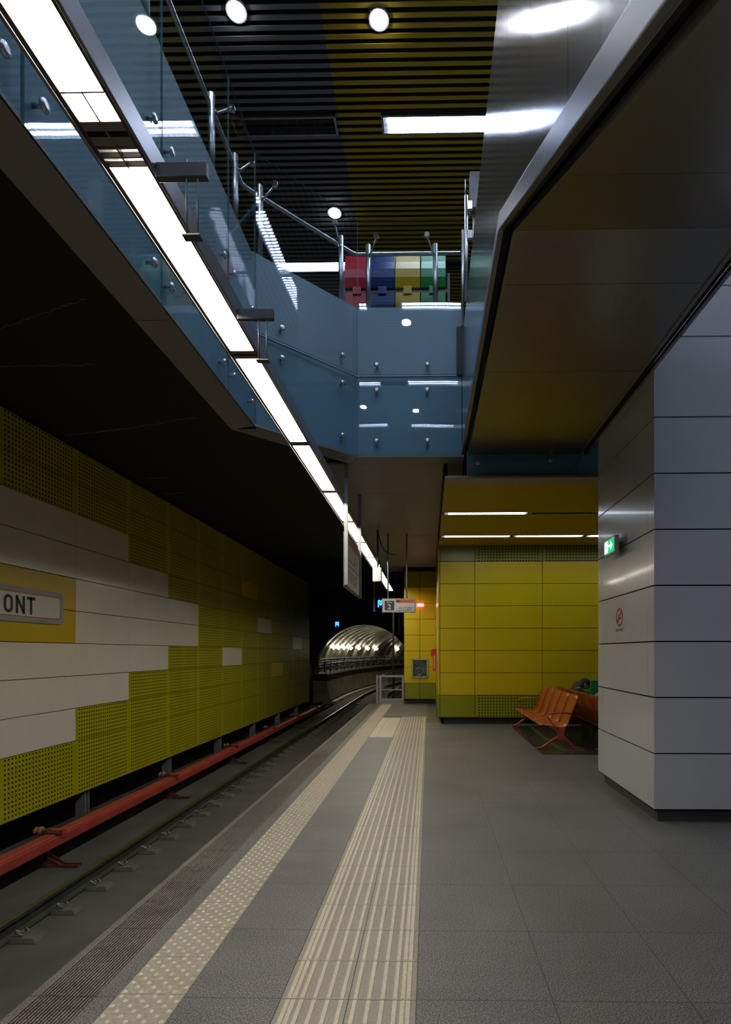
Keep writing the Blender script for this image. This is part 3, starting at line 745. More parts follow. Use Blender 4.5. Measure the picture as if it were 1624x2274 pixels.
b.build('edge_trim', 'trim', es, bevel=0.004)
b = MB()
for (x0, x1) in ((XE0+0.075, XE0+0.10), (XE1-0.12, XE1-0.09), (XE1-0.03, XE1)):
    b.prism([(x0, YE, zlow(YE)+0.02), (x0, YB, ZS+0.02), (x0, YT, ZS+0.02), (x0, YT, ZS-0.012), (x0, YB, ZS-0.012), (x0, YE, zlow(YE)-0.012)], (x1-x0, 0, 0))
b.build('rail_trim', 'soffit', es)
b = MB(); sj = [7.04, 4.97, 3.79, 3.30, 2.1, 0.9, -0.3, -1.5, -2.7, -3.4]
for i in range(len(sj)-1):
    y1, y0 = sj[i]-0.002, sj[i+1]+0.002
    b.prism([(XE0+0.10, y0, zlow(y0)), (XE0+0.10, y1, zlow(y1)), (XE0+0.10, y1, zlow(y1)+0.03), (XE0+0.10, y0, zlow(y0)+0.03)], (XE1-0.12-XE0-0.10, 0, 0))
b.build('soffit', 'soffit', es)
# interior: steps, balustrades and hand rails
b = MB()
for (x0) in (XE0+0.28, XE1-0.34):
    b.prism([(x0, y, z+(1.6 if y > 3 else 1.6)) for y, z in [(YE+1.5, zlow(YE+1.5)-0.2), (YB, ZS-0.2), (YT, ZS-0.2)]]+[(x0, y, z+2.45) for y, z in [(YT, ZS-0.2), (YB, ZS-0.2), (YE+1.5, zlow(YE+1.5)-0.2)]], (0.012, 0, 0))
b.build('glass_balustrade', 'glass', es)
b = MB()
for x0 in (XE0+0.286, XE1-0.334):
    b.tube([(x0, YE+1.5, zlow(YE+1.5)+2.27), (x0, YB, ZS+2.27), (x0, YT, ZS+2.27)], 0.03, 10)
b.build('handrail', 'black', es)
b = MB(); y = YE+1.5
while y < YB:
    b.box(XE0+0.33, XE1-0.36, y, y+0.42, zlow(y)+1.1, zlow(y)+1.35); y += 0.4
b.box(XE0+0.1, XE1-0.12, YB, YT, ZS+1.2, ZS+1.3)
b.build('steps', 'bar', es)

# ---- column
co = thing('column', 'square column clad in white panels with black joints, right of the benches', 'column', (3.2, 5.75, 0))
def colpanels(x0, x1, y0, y1, z0, n, split=True):
    b = MB(); g = 0.0065; h = 0.503
    for i in range(n):
        a, c_ = z0+h*i+g, z0+h*(i+1)-g
        # front face
        b.box(x0, x1, y0, y0+0.03, a, c_)
        ys_ = [y0+0.031, y0+0.14, y1-0.17, y1] if split else [y0+0.031, y1]
        for k in range(len(ys_)-1): b.box(x0, x0+0.03, ys_[k]+0.0015, ys_[k+1]-0.0015, a, c_)
    return b
colpanels(2.02, 5.0, 4.94, 6.56, 0.12, 8).build('cladding', 'colwhite', co)
colpanels(2.12, 5.0, 5.45, 6.5, 4.15, 9, False).build('upper_cladding', 'colwhite', co)
MB().box(2.045, 4.97, 4.965, 6.54, 0.1, 4.14).box(2.14, 4.97, 5.475, 6.48, 4.14, 8.7).build('core', 'joint', co)
MB().box(2.075, 4.95, 5.0, 6.50, 0, 0.12).build('plinth', 'plinth', co)

# exit sign on the column
M['exithouse'] = mat('exit_housing', (0.45, 0.47, 0.45), 0.4)
t = thing('exit_sign', 'small lit green emergency exit sign on the column', 'sign', (1.94, 5.85, 2.65))
MB().box(1.915, 1.955, 5.66, 6.0, 2.565, 2.745).build('housing', 'exithouse', t, bevel=0.004)
MB().box(1.911, 1.915, 5.69, 5.985, 2.585, 2.728).build('face', 'exit_g', t)
b = MB(); X = 1.909
b.box(X, X+0.002, 5.87, 5.975, 2.595, 2.718)
b.prism([(X, 5.86, 2.645), (X, 5.79, 2.645), (X, 5.79, 2.61), (X, 5.72, 2.657), (X, 5.79, 2.704), (X, 5.79, 2.669), (X, 5.86, 2.669)], (0.002, 0, 0))
b.build('pictogram', 'exit_w', t)
b = MB(); b.box(X-0.001, X, 5.91, 5.93, 2.64, 2.68); b.prism([(X-0.001, 5.935, 2.605), (X-0.001, 5.92, 2.64), (X-0.001, 5.91, 2.64), (X-0.001, 5.92, 2.605)], (0.001, 0, 0)); b.disc((X-0.001, 5.915, 2.695), (1, 0, 0), 0.009, 0.001, 12)
b.build('running_figure', 'exit_g', t)
MB().box(1.955, 2.018, 5.75, 5.92, 2.62, 2.69).build('mount', 'postg', t)
MB().box(1.99, 1.994, 5.53, 5.86, 2.55, 2.745).build('acrylic_plate', 'glass', t)
# no smoking sticker
t = thing('no_smoking_sticker', 'round red no smoking sticker on the column side', 'sign', (2.017, 5.83, 1.9))
b = MB(); n = 32; X0, X1 = 2.0165, 2.0195; cy, cz = 5.83, 1.905; vs = []
for X in (X0, X1):
    for r in (0.098, 0.080):
        for i in range(n): vs.append((X, cy+r*math.cos(2*PI*i/n), cz+r*math.sin(2*PI*i/n)))
fs = []
for i in range(n):
    j = (i+1) % n; fs += [(i, j, n+j, n+i), (2*n+i, 3*n+i, 3*n+j, 2*n+j)]
b.add(vs, fs); b.obox((2.0175, cy, cz), (1, 0, 0), (0, 1, -1), (0, 1, 1), 0.0015, 0.085, 0.009)
b.build('ring', 'nosmoke', t)
b = MB(); b.box(2.0176, 2.0195, 5.785, 5.86, 1.885, 1.9); b.box(2.0176, 2.0195, 5.865, 5.875, 1.885, 1.9); b.tube([(2.0185, 5.87, 1.905), (2.0185, 5.86, 1.925), (2.0185, 5.87, 1.94)], 0.003, 6); b.build('cigarette', 'black', t)
text('caption', 'FUMATUL INTERZIS', 0.028, (2.0185, 5.83, 1.755), (0, -1, 0), (0, 0, 1), 'black', t, 0.001, 0.62, center=True)

# ---- long platform lamp
LX0, LX1, LZ = -1.36, -1.14, 3.55
lp = thing('platform_lamp_line', 'long suspended line of fluorescent lamps above the platform edge', 'lamp', (-1.25, 9, LZ))
b = MB(); y0 = -5.9; yE = 18.4
b.box(LX0, LX0+0.014, y0, yE, LZ-0.01, LZ+0.10); b.box(LX1-0.014, LX1, y0, yE, LZ-0.01, LZ+0.10)
b.build('side_rail', 'lampbody', lp, bevel=0.002)
MB().box(LX0+0.0145, LX1-0.0145, y0, yE, LZ+0.085, LZ+0.10).build('housing_top', 'lampdark', lp)
b = MB(); b.box(LX0+0.0145, LX0+0.03, y0, yE, LZ-0.002, LZ+0.084); b.box(LX1-0.03, LX1-0.0145, y0, yE, LZ-0.002, LZ+0.084)
b.build('inner_lip', 'lampdark', lp)
yb = [2.11+1.58*k for k in range(-5, 11)]
for k in range(len(yb)-1):
    a, c_ = yb[k]+0.05, yb[k+1]-0.05
    if k == 5: a += 0.10
    MB().box(LX0+0.03, LX1-0.03, a, c_, LZ+0.02, LZ+0.03).build('light_panel', 'tube_plat', lp)
    b = MB(); yy = yb[k+1]
    b.box(LX0+0.03, LX1-0.03, yy-0.05, yy-0.012, LZ-0.002, LZ+0.08); b.box(LX0+0.03, LX1-0.03, yy+0.012, yy+0.05, LZ-0.002, LZ+0.08)
    if k == 4:
        for q in (-0.16, 0.06, 0.10, 0.14): b.box(LX0+0.03, LX1-0.03, yy+q-0.003, yy+q+0.003, LZ-0.004, LZ+0.018)
        b.box((LX0+LX1)/2-0.003, (LX0+LX1)/2+0.003, yy-0.16, yy+0.15, LZ-0.004, LZ+0.018)
    b.build('divider', 'lampbody', lp)
# suspension bars with rods (an empty hanging bracket)
def bracket(y, x1, lab):
    t = thing('hanging_bracket', lab, 'bracket', (LX1, y, LZ))
    MB().box(LX1+0.001, x1, y-0.012, y+0.02, LZ-0.04, LZ+0.022).build('arm', 'bar', t, bevel=0.003)
    b = MB()
    for dx in (0.041, 0.088):
        b.tube([(x1-dx, y, LZ+0.04), (x1-dx, y, LZ-0.305 if dx < 0.05 else LZ-0.284)], 0.004, 8)
    b.build('rods', 'bar', t)
    MB().box(x1-0.10, x1-0.025, y-0.02, y+0.02, LZ-0.289, LZ-0.283).build('plate', 'bar', t)
bracket(2.27, -0.925, 'grey arm with two threaded rods on the platform lamp, nearest the viewer')
bracket(3.24, -0.925, 'grey arm with two threaded rods on the platform lamp, second from the viewer')

# ---- line map sign
t = thing('line_map_sign', 'hanging white line map board with orange band on two steel posts', 'sign', (-1.14, 8.05, 4.07))
for (y, zb_) in ((7.36, 2.44), (8.80, 2.40)):
    MB().box(-1.137, -1.09, y-0.03, y+0.03, zb_, 4.069).build('post', 'postg', t)
MB().box(-1.16, -1.12, 7.395, 8.765, 2.42, 3.17).build('frame', 'bar', t)
MB().box(-1.12, -1.117, 7.41, 8.75, 2.44, 3.13).build('board', 'signwhite', t)
MB().box(-1.117, -1.115, 7.41, 8.75, 3.035, 3.125).build('colour_band', 'orange', t)
b = MB(); b.box(-1.117, -1.115, 7.5, 8.45, 2.735, 2.752); b.box(-1.117, -1.1155, 7.55, 7.565, 2.9, 2.93)
b.disc((-1.117, 8.38, 2.66), (1, 0, 0), 0.04, 0.002, 20); b.disc((-1.117, 8.38, 2.58), (1, 0, 0), 0.035, 0.002, 20)
b.build('route_line', 'orange', t)
b = MB()
for i in range(9):
    y = 7.5+0.11*i; b.obox((-1.116, y, 2.62-0.004*i), (1, 0, 0), (0, 0.12, 1), (0, 1, -0.12), 0.001, 0.085, 0.006)
for i in range(6): b.box(-1.117, -1.1155, 7.52+i*0.13, 7.55+i*0.13, 2.80, 2.85)
b.box(-1.117, -1.1155, 8.48, 8.68, 2.737, 2.748)
b.box(-1.117, -1.1155, 8.2, 8.36, 2.86, 2.95)
b.build('station_names', 'black', t)
MB().box(-1.1155, -1.115, 8.215, 8.345, 2.875, 2.935).build('label_box', 'signwhite', t)

# ---- platform number sign
t = thing('platform_number_sign', 'hanging white sign reading Peron 2 with orange M5 band', 'sign', (-0.66, 11.7, 4.07))
PX0, PX1, PZ0, PZ1, PY = -1.0, -0.288, 2.383, 2.685, 11.7
MB().box(PX0, PX1, PY-0.03, PY+0.03, PZ0, PZ1).build('frame', 'postg', t, bevel=0.004)
MB().box(PX0+0.02, PX1-0.02, PY-0.034, PY-0.03, PZ0+0.02, PZ1-0.02).build('face', 'signwhite', t)
MB().box(PX0+0.055, PX0+0.26, PY-0.037, PY-0.034, PZ0+0.045, PZ1-0.05).build('number_plate', 'plate', t)
MB().box(PX0+0.295, PX1-0.022, PY-0.037, PY-0.034, PZ1-0.095, PZ1-0.025).build('colour_band', 'orange', t)
for x in (-0.875, -0.475): MB().tube([(x, PY, PZ1), (x, PY, 4.074)], 0.018, 10).build('post', 'postg', t)
X_ = (1, 0, 0); U_ = (0, 0, 1)
text('platform_word', 'Peron', 0.035, (PX0+0.157, PY-0.0375, PZ0+0.205), X_, U_, 'signwhite', t, 0.001, 0.95, 0.008, True)
text('platform_number', '2', 0.105, (PX0+0.157, PY-0.0375, PZ0+0.072), X_, U_, 'signwhite', t, 0.001, 1.0, 0.02, True)
text('line_code', 'M5', 0.05, (PX0+0.305, PY-0.0375, PZ1-0.085), X_, U_, 'black', t, 0.001, 1.0, 0.01)
text('destination', 'RAUL DOAMNEI', 0.036, (PX0+0.355, PY-0.0345, PZ0+0.082), X_, U_, 'black', t, 0.001, 0.82, 0.012)
text('destination', 'VALEA IALOMITEI', 0.036, (PX0+0.305, PY-0.0345, PZ0+0.033), X_, U_, 'black', t, 0.001, 0.82, 0.012)

# ---- box on a pole
t = thing('camera_box', 'white equipment box hanging on a pole in front of the lamp line', 'box', (-1.1, 11.4, 4.07))
MB().box(-1.165, -0.99, 11.30, 11.42, 3.005, 3.285).build('housing', 'signwhite', t, bevel=0.006)
MB().box(-0.989, -0.975, 11.28, 11.43, 3.0, 3.29).build('side_cover', 'bar', t)
MB().tube([(-1.065, 11.36, 3.285), (-1.065, 11.36, 4.074)], 0.02, 10).build('pole', 'bar', t)
MB().tube([(-1.045, 11.3, 3.98), (-1.0, 11.3, 3.8), (-0.93, 11.3, 3.65), (-0.8, 11.3, 3.56), (-0.68, 11.3, 3.54)], 0.009, 8).build('cable', 'black', t)
b = MB(); b.sphere((-1.105, 11.33, 3.33), 0.018, 0.018, 0.03, 0, 10, 6); b.sphere((-1.02, 11.33, 3.33), 0.018, 0.018, 0.03, 0, 10, 6); b.build('lens', 'chrome', t)

# ---- hall lamps
louvre_lamp(0.23, 1.63, 8.98, True, 'lit slim louvred lamp in the ochre ceiling, nearer row', None, 3.808, 0.06, 'tube_hall', 0.05, 'hall_ceiling_lamp')
louvre_lamp(1.65, 3.1, 8.98, False, 'unlit slim louvred lamp in the ochre ceiling, nearer row', None, 3.808, 0.06, 'tube_hall', 0.05, 'hall_ceiling_lamp')
louvre_lamp(0.22, 1.62, 10.75, True, 'lit slim louvred lamp in the ochre ceiling, far row at the left', None, 3.808, 0.06, 'tube_hall', 0.05, 'hall_ceiling_lamp')
louvre_lamp(1.64, 3.04, 10.75, True, 'lit slim louvred lamp in the ochre ceiling, far row at the middle', None, 3.808, 0.06, 'tube_hall', 0.05, 'hall_ceiling_lamp')
louvre_lamp(3.06, 4.46, 10.75, True, 'lit slim louvred lamp in the ochre ceiling, far row beside the column', None, 3.808, 0.06, 'tube_hall', 0.05, 'hall_ceiling_lamp')

# ---- track: rails
def path_pt(s, off=0.0, z=0.0):
    """centre line of the tunnel: straight to y=33 then curving right"""
    XC = -3.6; R = 75.0; y0 = 33.0
    if s < y0: return Vector((XC+off, s, z))
    a = (s-y0)/R; cx = XC+R
    return Vector((cx-(R-off)*math.cos(a), y0+(R-off)*math.sin(a), z))
def running_rail(off, lab):
    ss = [-3]+[28+2*i for i in range(22)]
    prof = [(-0.07, -1.27), (0.07, -1.27), (0.07, -1.255), (0.015, -1.235), (0.012, -1.15), (0.035, -1.135), (0.035, -1.10), (-0.035, -1.10), (-0.035, -1.135), (-0.012, -1.15), (-0.015, -1.235), (-0.07, -1.255)]
    b = MB(); n = len(prof); vs = []
    for s_ in ss:
        for (dx, z) in prof: vs.append(path_pt(s_, off-dx*0+dx, z))
    for i in range(len(ss)-1):
        for j in range(n):
            j2 = (j+1) % n; b_mi = 1 if j in (6,) else 0
            b.f.append([i*n+j, i*n+j2, (i+1)*n+j2, (i+1)*n+j]); b.m.append(b_mi); b.sm.append(False)
    b.v = [tuple(v) for v in vs]; b.f.append(list(range(n))); b.m.append(0); b.sm.append(False)
    return tag(b.build('running_rail', ['rust', 'steel']), lab, 'rail')
running_rail(-4.13+3.6, 'far running rail of the track')
running_rail(-2.69+3.6, 'near running rail beside the platform')
# rail fasteners
t0 = thing('rail_fastener', 'concrete block with steel spring clip holding the far rail', 'rail fastener', (-3.95, 5.29, -1.28), 'rail fasteners along the far rail')
b = MB(); x, y, z = -3.95, 5.29, -1.28
b.add([(x-0.108, y-0.085, z), (x+0.16, y-0.085, z), (x+0.16, y+0.085, z), (x-0.108, y+0.085, z), (x-0.108, y-0.07, z+0.05), (x+0.13, y-0.07, z+0.05), (x+0.13, y+0.07, z+0.05), (x-0.108, y+0.07, z+0.05)], [(4, 5, 6, 7), (0, 1, 5, 4), (1, 2, 6, 5), (2, 3, 7, 6), (3, 0, 4, 7), (3, 2, 1, 0)])
b.build('block', 'concrete2', t0, bevel=0.005)
b = MB(); pts = []
for i in range(19):
    q = i/18; pts.append((x-0.045+0.05*math.sin(q*PI*3.0), y-0.06+0.12*q, z+0.068+0.018*math.cos(q*PI*4)))
b.tube(pts, 0.008, 6); b.box(x-0.10, x+0.01, y-0.055, y+0.055, z+0.05, z+0.06); b.disc((x-0.03, y, z+0.06), (0, 0, 1), 0.014, 0.03, 8)
b.build('spring_clip', 'clip', t0)
for i in range(-3, 42):
    if i != 0: copy_tree(t0, (-3.95, 5.29+0.585*i, -1.28))

# ---- conductor rail
tr = thing('conductor_rail', 'red covered conductor rail beside the track', 'rail', (-4.95, 10, -1.28))
def sweep(b, prof, ys_, mi=0):
    n = len(prof); o = len(b.v); vs = [(x, y, z) for y in ys_ for (x, z) in prof]
    fs = [(i*n+j, i*n+(j+1) % n, (i+1)*n+(j+1) % n, (i+1)*n+j) for i in range(len(ys_)-1) for j in range(n)]+[tuple(range(n)), tuple((len(ys_)-1)*n+j for j in range(n))]
    b.add(vs, fs, mi)
b = MB(); sweep(b, [(-5.045, -0.99), (-5.045, -0.87), (-5.02, -0.85), (-4.90, -0.85), (-4.875, -0.865), (-4.875, -0.885), (-4.862, -0.89), (-4.862, -1.0), (-4.89, -1.0), (-4.89, -0.90), (-5.02, -0.90), (-5.02, -0.99)], [-3, 24.5])
b.build('cover', 'redrail', tr, bevel=0.004)
MB().box(-4.99, -4.92, -3, 24.5, -1.04, -0.92).build('contact_rail', 'steel', tr)
y = 7.15
for k in range(-1, 6):
    yy = 7.12+3.33*k
    b = MB(); b.box(-5.06, -5.00, yy-0.05, yy+0.05, -1.27, -0.80); b.box(-5.06, -4.85, yy-0.045, yy+0.045, -0.86, -0.83)
    b.prism([(-5.03, yy-0.05, -1.20), (-4.82, yy-0.05, -1.275), (-4.60, yy-0.05, -1.275), (-4.60, yy-0.05, -1.25), (-4.81, yy-0.05, -1.25), (-5.03, yy-0.05, -1.12)], (0, 0.012, 0))
    b.prism([(-5.03, yy+0.04, -1.20), (-4.82, yy+0.04, -1.275), (-4.60, yy+0.04, -1.275), (-4.60, yy+0.04, -1.25), (-4.81, yy+0.04, -1.25), (-5.03, yy+0.04, -1.12)], (0, 0.012, 0))
    b.box(-5.0, -4.60, yy-0.05, yy+0.05, -1.28, -1.272)
    b.build('support_bracket', 'redbr', tr, bevel=0.003)
    b = MB(); b.box(-5.10, -4.85, yy+0.02, yy+0.12, -0.85, -0.815); b.prism([(-4.87, yy+0.02, -0.92), (-4.84, yy+0.02, -0.92), (-4.84, yy+0.02, -0.81), (-4.87, yy+0.02, -0.81)], (0, 0.1, 0))
    b.build('clamp', 'redrail', tr, bevel=0.006)
    b = MB(); b.tube([(-5.20, yy, -0.82), (-5.17, yy, -0.82), (-5.165, yy, -0.82), (-5.12, yy, -0.82), (-5.115, yy, -0.82), (-5.08, yy, -0.82)], [0.03, 0.055, 0.03, 0.035, 0.062, 0.05], 16); b.build('insulator', 'insul', tr)

# ---- tunnel
def tunnel():
    root = sroot('wall_tunnel', 'round concrete tunnel curving right beyond the platform')
    R = 2.72; zc = 0.36; n = 40; b = MB(); ss = []; s_ = 30.0
    while s_ < 84: ss.append(s_); s_ += 0.4
    vs = []
    for i, s_ in enumerate(ss):
        rr_ = R+(0.09 if i % 4 == 0 else 0.0)
        for j in range(n):
            q = 2*PI*j/n
            vs.append(path_pt(s_, rr_*math.cos(q), zc+rr_*math.sin(q)))
    fs = [(i*n+j, (i+1)*n+j, (i+1)*n+(j+1) % n, i*n+(j+1) % n) for i in range(len(ss)-1) for j in range(n)]
    b.add(vs, fs, 0, True); b.build('lining', 'tunnel', root)
    # portal wall with a round hole
    b = MB(); vs = []; m_ = n
    for j in range(m_):
        q = 2*PI*j/m_; c_, s2 = math.cos(q), math.sin(q)
        vs.append((-3.6+R*c_, 30.0, zc+R*s2))
    for j in range(m_):
        q = 2*PI*j/m_; c_, s2 = math.cos(q), math.sin(q); k = 5.2/max(abs(c_), abs(s2))
        vs.append((-3.6+k*c_, 30.0, zc+k*s2))
    b.add(vs, [(j, (j+1) % m_, m_+(j+1) % m_, m_+j) for j in range(m_)])
    b.add([(v[0], 30.3, v[2]) for v in vs], [(j, m_+j, m_+(j+1) % m_, (j+1) % m_) for j in range(m_)])
    b.build('portal', 'dark2', root)
    # walkway ledge on the outer (left) side with parapet
    def ribbon(prof, nm, m2, s0=29.7, s1=83):
        b = MB(); k = len(prof); q = [s0+(s1-s0)*i/60 for i in range(61)]
        vs = [path_pt(s_, p[0], p[1]) for s_ in q for p in prof]
        fs = [(i*k+j, i*k+(j+1) % k, (i+1)*k+(j+1) % k, (i+1)*k+j) for i in range(60) for j in range(k)]+[tuple(range(k))]
        b.add(vs, fs); return b.build(nm, m2, root)
    ribbon([(-2.9, 0.0), (-1.97, 0.0), (-1.97, -0.05), (-1.74, -1.05), (-2.9, -1.27)], 'walkway', 'tunnelw')
    ribbon([(-2.7, 0.0), (-1.93, -0.02), (-1.93, 0.30), (-2.0, 0.36), (-2.7, 0.36)], 'walkway_kerb', 'dark2')
    ribbon([(-1.65, -1.4), (2.6, -1.4), (2.6, -1.285), (-1.65, -1.285)], 'track_floor', 'concrete')
    ribbon([(-2.2, -1.28), (-1.45, -1.28), (-1.5, -1.14), (-2.2, -1.10)], 'kerb', 'tunnelw')
    for (dx, z) in ((-2.6, 1.15), (-2.63, 1.0), (-2.66, 0.85), (-2.69, 0.7), (-2.7, 0.35), (-2.69, 0.2), (2.62, 0.9), (2.6, 0.75)):
        b = MB(); b.tube([path_pt(s_, dx*0.985, z) for s_ in [30+i*1.0 for i in range(52)]], 0.03, 6); b.build('cable', 'black', root)
    b = MB()
    for i in range(26):
        p = path_pt(30.4+i*2, -2.63, 0.7); b.box(p.x-0.02, p.x+0.08, p.y-0.02, p.y+0.02, 0.1, 1.25)
    b.build('cable_rack', 'black', root)
    b = MB(); q = [30+i*1.2 for i in range(44)]
    for z in (0.65, 0.95): b.tube([path_pt(s_, -2.05, z) for s_ in q], 0.022, 6)
    for i in range(0, 44, 1): p = path_pt(q[i], -2.05, 0); b.tube([(p.x, p.y, 0.36), (p.x, p.y, 0.95)], 0.018, 6)
    b.build('guard_rail', 'bar', root)
tunnel()
k = 0
names = ['nearest the portal', 'second from the portal', 'third from the portal', 'fourth from the portal', 'fifth from the portal', 'sixth from the portal', 'seventh from the portal', 'added beyond the bend to brighten the bore', 'added deepest in the tunnel to brighten it']
for s_ in (33.0, 34.6, 36.4, 38.6, 41.2, 44.0, 46.6, 53.0, 60.0):  # last two lamps are added to brighten the right part of the tunnel
    p = path_pt(s_, -2.15, 1.78)
    t = thing('tunnel_lamp', 'bright lamp on the left tunnel wall, '+names[k], 'lamp', p, 'lamps on the tunnel wall')
    MB().box(p.x-0.28, p.x-0.1, p.y-0.10, p.y+0.3, p.z+0.0, p.z+0.25).build('housing', 'bar', t)
    r = 0.16
    b = MB(); b.obox((p.x-0.02, p.y, p.z+0.08), (1, 0, 1), (0, 1, 0), (1, 0, -1), 0.10, 0.10, 0.11); b.build('lens', 'tun_l', t)
    k += 1
# ---- neon M signs
def metro_sign(x, y, z, s, lab, post=False):
    t = thing('metro_sign', lab, 'sign', (x, y, z))
    MB().box(x-0.62*s, x+0.62*s, y, y+0.08, z-0.8*s, z+0.8*s).build('box', 'neonbox', t, bevel=0.01)
    def arc(cx, cz, r, a0, a1): return [(cx+r*math.cos(math.radians(a0+(a1-a0)*i/8)), y-0.02, cz+r*math.sin(math.radians(a0+(a1-a0)*i/8))) for i in range(9)]
    r = 0.13*s; a = 0.39*s
    pts = [(x-a, y-0.02, z-0.62*s), (x-a, y-0.02, z+0.4*s)]+arc(x-a+r, z+0.45*s, r, 180, 0)+[(x-r, y-0.02, z-0.05*s)]+arc(x, z-0.08*s, r, 180, 360)+[(x+r, y-0.02, z+0.4*s)]+arc(x+a-r, z+0.45*s, r, 180, 0)+[(x+a, y-0.02, z-0.62*s)]
    MB().tube(pts, 0.05*s+0.006, 8).build('neon_letter', 'neon', t)
    if post: MB().box(x-0.27, x-0.2, y+0.02, y+0.1, z-0.28, 4.899).build('post', 'postg', t)
metro_sign(-1.72, 19.5, 3.27, 0.21, 'blue neon M sign half hidden behind the Peron 2 sign', True)
metro_sign(-5.03, 29.915, 3.08, 0.21, 'small blue neon M sign on the dark wall above the tunnel')

# ---- end gate
t = thing('platform_end_gate', 'light grey steel gate at the end of the platform', 'gate', (-1.1, 16.2, 0))
b = MB(); gy = 16.15
b.box(-1.56, -1.50, gy, gy+0.06, 0, 0.86); b.build('post', 'postg', t)
b = MB(); b.box(-1.46, -1.40, gy, gy+0.05, 0.02, 0.86); b.box(-0.80, -0.735, gy, gy+0.05, 0.0, 0.86); b.box(-1.40, -0.80, gy, gy+0.05, 0.80, 0.86); b.box(-1.40, -0.80, gy, gy+0.05, 0.10, 0.17); b.box(-1.46, -0.74, gy+0.005, gy+0.045, 0.0, 0.09)
b.build('frame', 'postg', t)
MB().box(-1.40, -0.80, gy+0.01, gy+0.04, 0.415, 0.445).build('mid_rail', 'postg', t)
t = thing('end_railing', 'grey railing running back behind the platform end gate', 'railing', (-1.53, 17, -0.3))
b = MB()
for i in range(5): b.box(-1.50, -1.46, 16.5+0.7*i, 16.54+0.7*i, -0.3, 0.80)
b.build('posts', 'postg', t); MB().box(-1.50, -1.46, 16.3, 19.4, 0.78, 0.82).box(-1.5, -1.46, 16.3, 19.4, 0.38, 0.41).build('rails', 'postg', t)
struct(MB().box(-1.55, 0.3, 16.35, 30, -1.3, -0.3).build('floor_walkway', 'concrete'), 'service walkway behind the end gate')
t = thing('signal_post', 'dark slim post standing behind the end gate', 'post', (-1.18, 18.2, -0.3))
MB().tube([(-1.21, 18.6, -0.3), (-1.21, 18.6, 4.9)], 0.035, 12).build('pole', 'bar', t)
MB().box(-1.29, -1.13, 18.5, 18.7, -0.3, -0.26).build('base', 'bar', t)
t = thing('pipe_brackets', 'cluster of grey pipes and brackets high behind the end pillar', 'pipes', (-1.3, 24, 3))
b = MB()
for (x, z, w2, h2) in ((-1.40, 4.3, 0.3, 0.5), (-1.25, 3.5, 0.25, 0.25), (-1.35, 3.05, 0.35, 0.08), (-1.2, 2.85, 0.25, 0.12), (-1.3, 2.3, 0.4, 0.04)): b.box(x, x+w2, 24, 24.2, z, z+h2)
b.build('boxes', 'dark2', t); b = MB(); b.tube([(-1.3, 23.95, 2.3), (-1.3, 23.95, 4.9)], 0.03, 8); b.tube([(-1.1, 23.95, 2.7), (-1.1, 23.95, 4.9)], 0.04, 8); b.build('pipes', 'postg', t)

# ---- fittings on the end pillar
t = thing('hose_cabinet', 'steel framed fire hose cabinet with glass door on the end pillar', 'cabinet', (-0.27, 16.27, 1.06))
b = MB(); x0, x1, z0, z1 = -0.505, -0.03, 0.785, 1.34; yy = 16.255
b.box(x0, x1, yy, yy+0.045, z0, z0+0.035); b.box(x0, x1, yy, yy+0.045, z1-0.035, z1); b.box(x0, x0+0.035, yy, yy+0.045, z0, z1); b.box(x1-0.035, x1, yy, yy+0.045, z0, z1); b.build('frame', 'inox', t)
MB().box(x0+0.03, x1-0.03, yy+0.03, yy+0.04, z0+0.03, z1-0.03).build('back', 'hosegrey', t)
MB().tube([(-0.29+0.11*math.cos(a*PI/8), yy+0.02, 0.97+0.11*math.sin(a*PI/8)) for a in range(16)], 0.012, 8, 0, True).tube([(-0.2, yy+0.02, 1.06), (-0.1, yy+0.02, 0.87)], 0.012, 8).build('hose', 'louvre', t)
MB().box(x0+0.035, x1-0.035, yy+0.004, yy+0.008, z0+0.035, z1-0.035).build('door_glass', 'glass', t)
t = thing('red_flasher', 'glowing red light fitting on the end pillar', 'lamp', (-0.25, 16.25, 2.95))
MB().box(-0.355, -0.155, 16.22, 16.28, 2.895, 2.985).build('housing', 'redlamp', t, bevel=0.01)
MB().box(-0.325, -0.185, 16.205, 16.22, 2.915, 2.965).build('lens', 'redlampw', t)
t = thing('hydrant_sign', 'narrow red sign with white lettering on the side wall', 'sign', (0.16, 14, 1.5))
MB().box(0.10, 0.198, 14.3, 14.32, 1.05, 1.50).build('plate', 'redsign', t)
MB().box(0.06, 0.198, 14.6, 14.75, 1.42, 1.62).build('call_point', 'bin_red', t)
b = MB()
for i in range(7): b.box(0.125, 0.155, 14.297, 14.3, 1.11+i*0.05, 1.145+i*0.05)
b.build('lettering', 'signwhite', t)

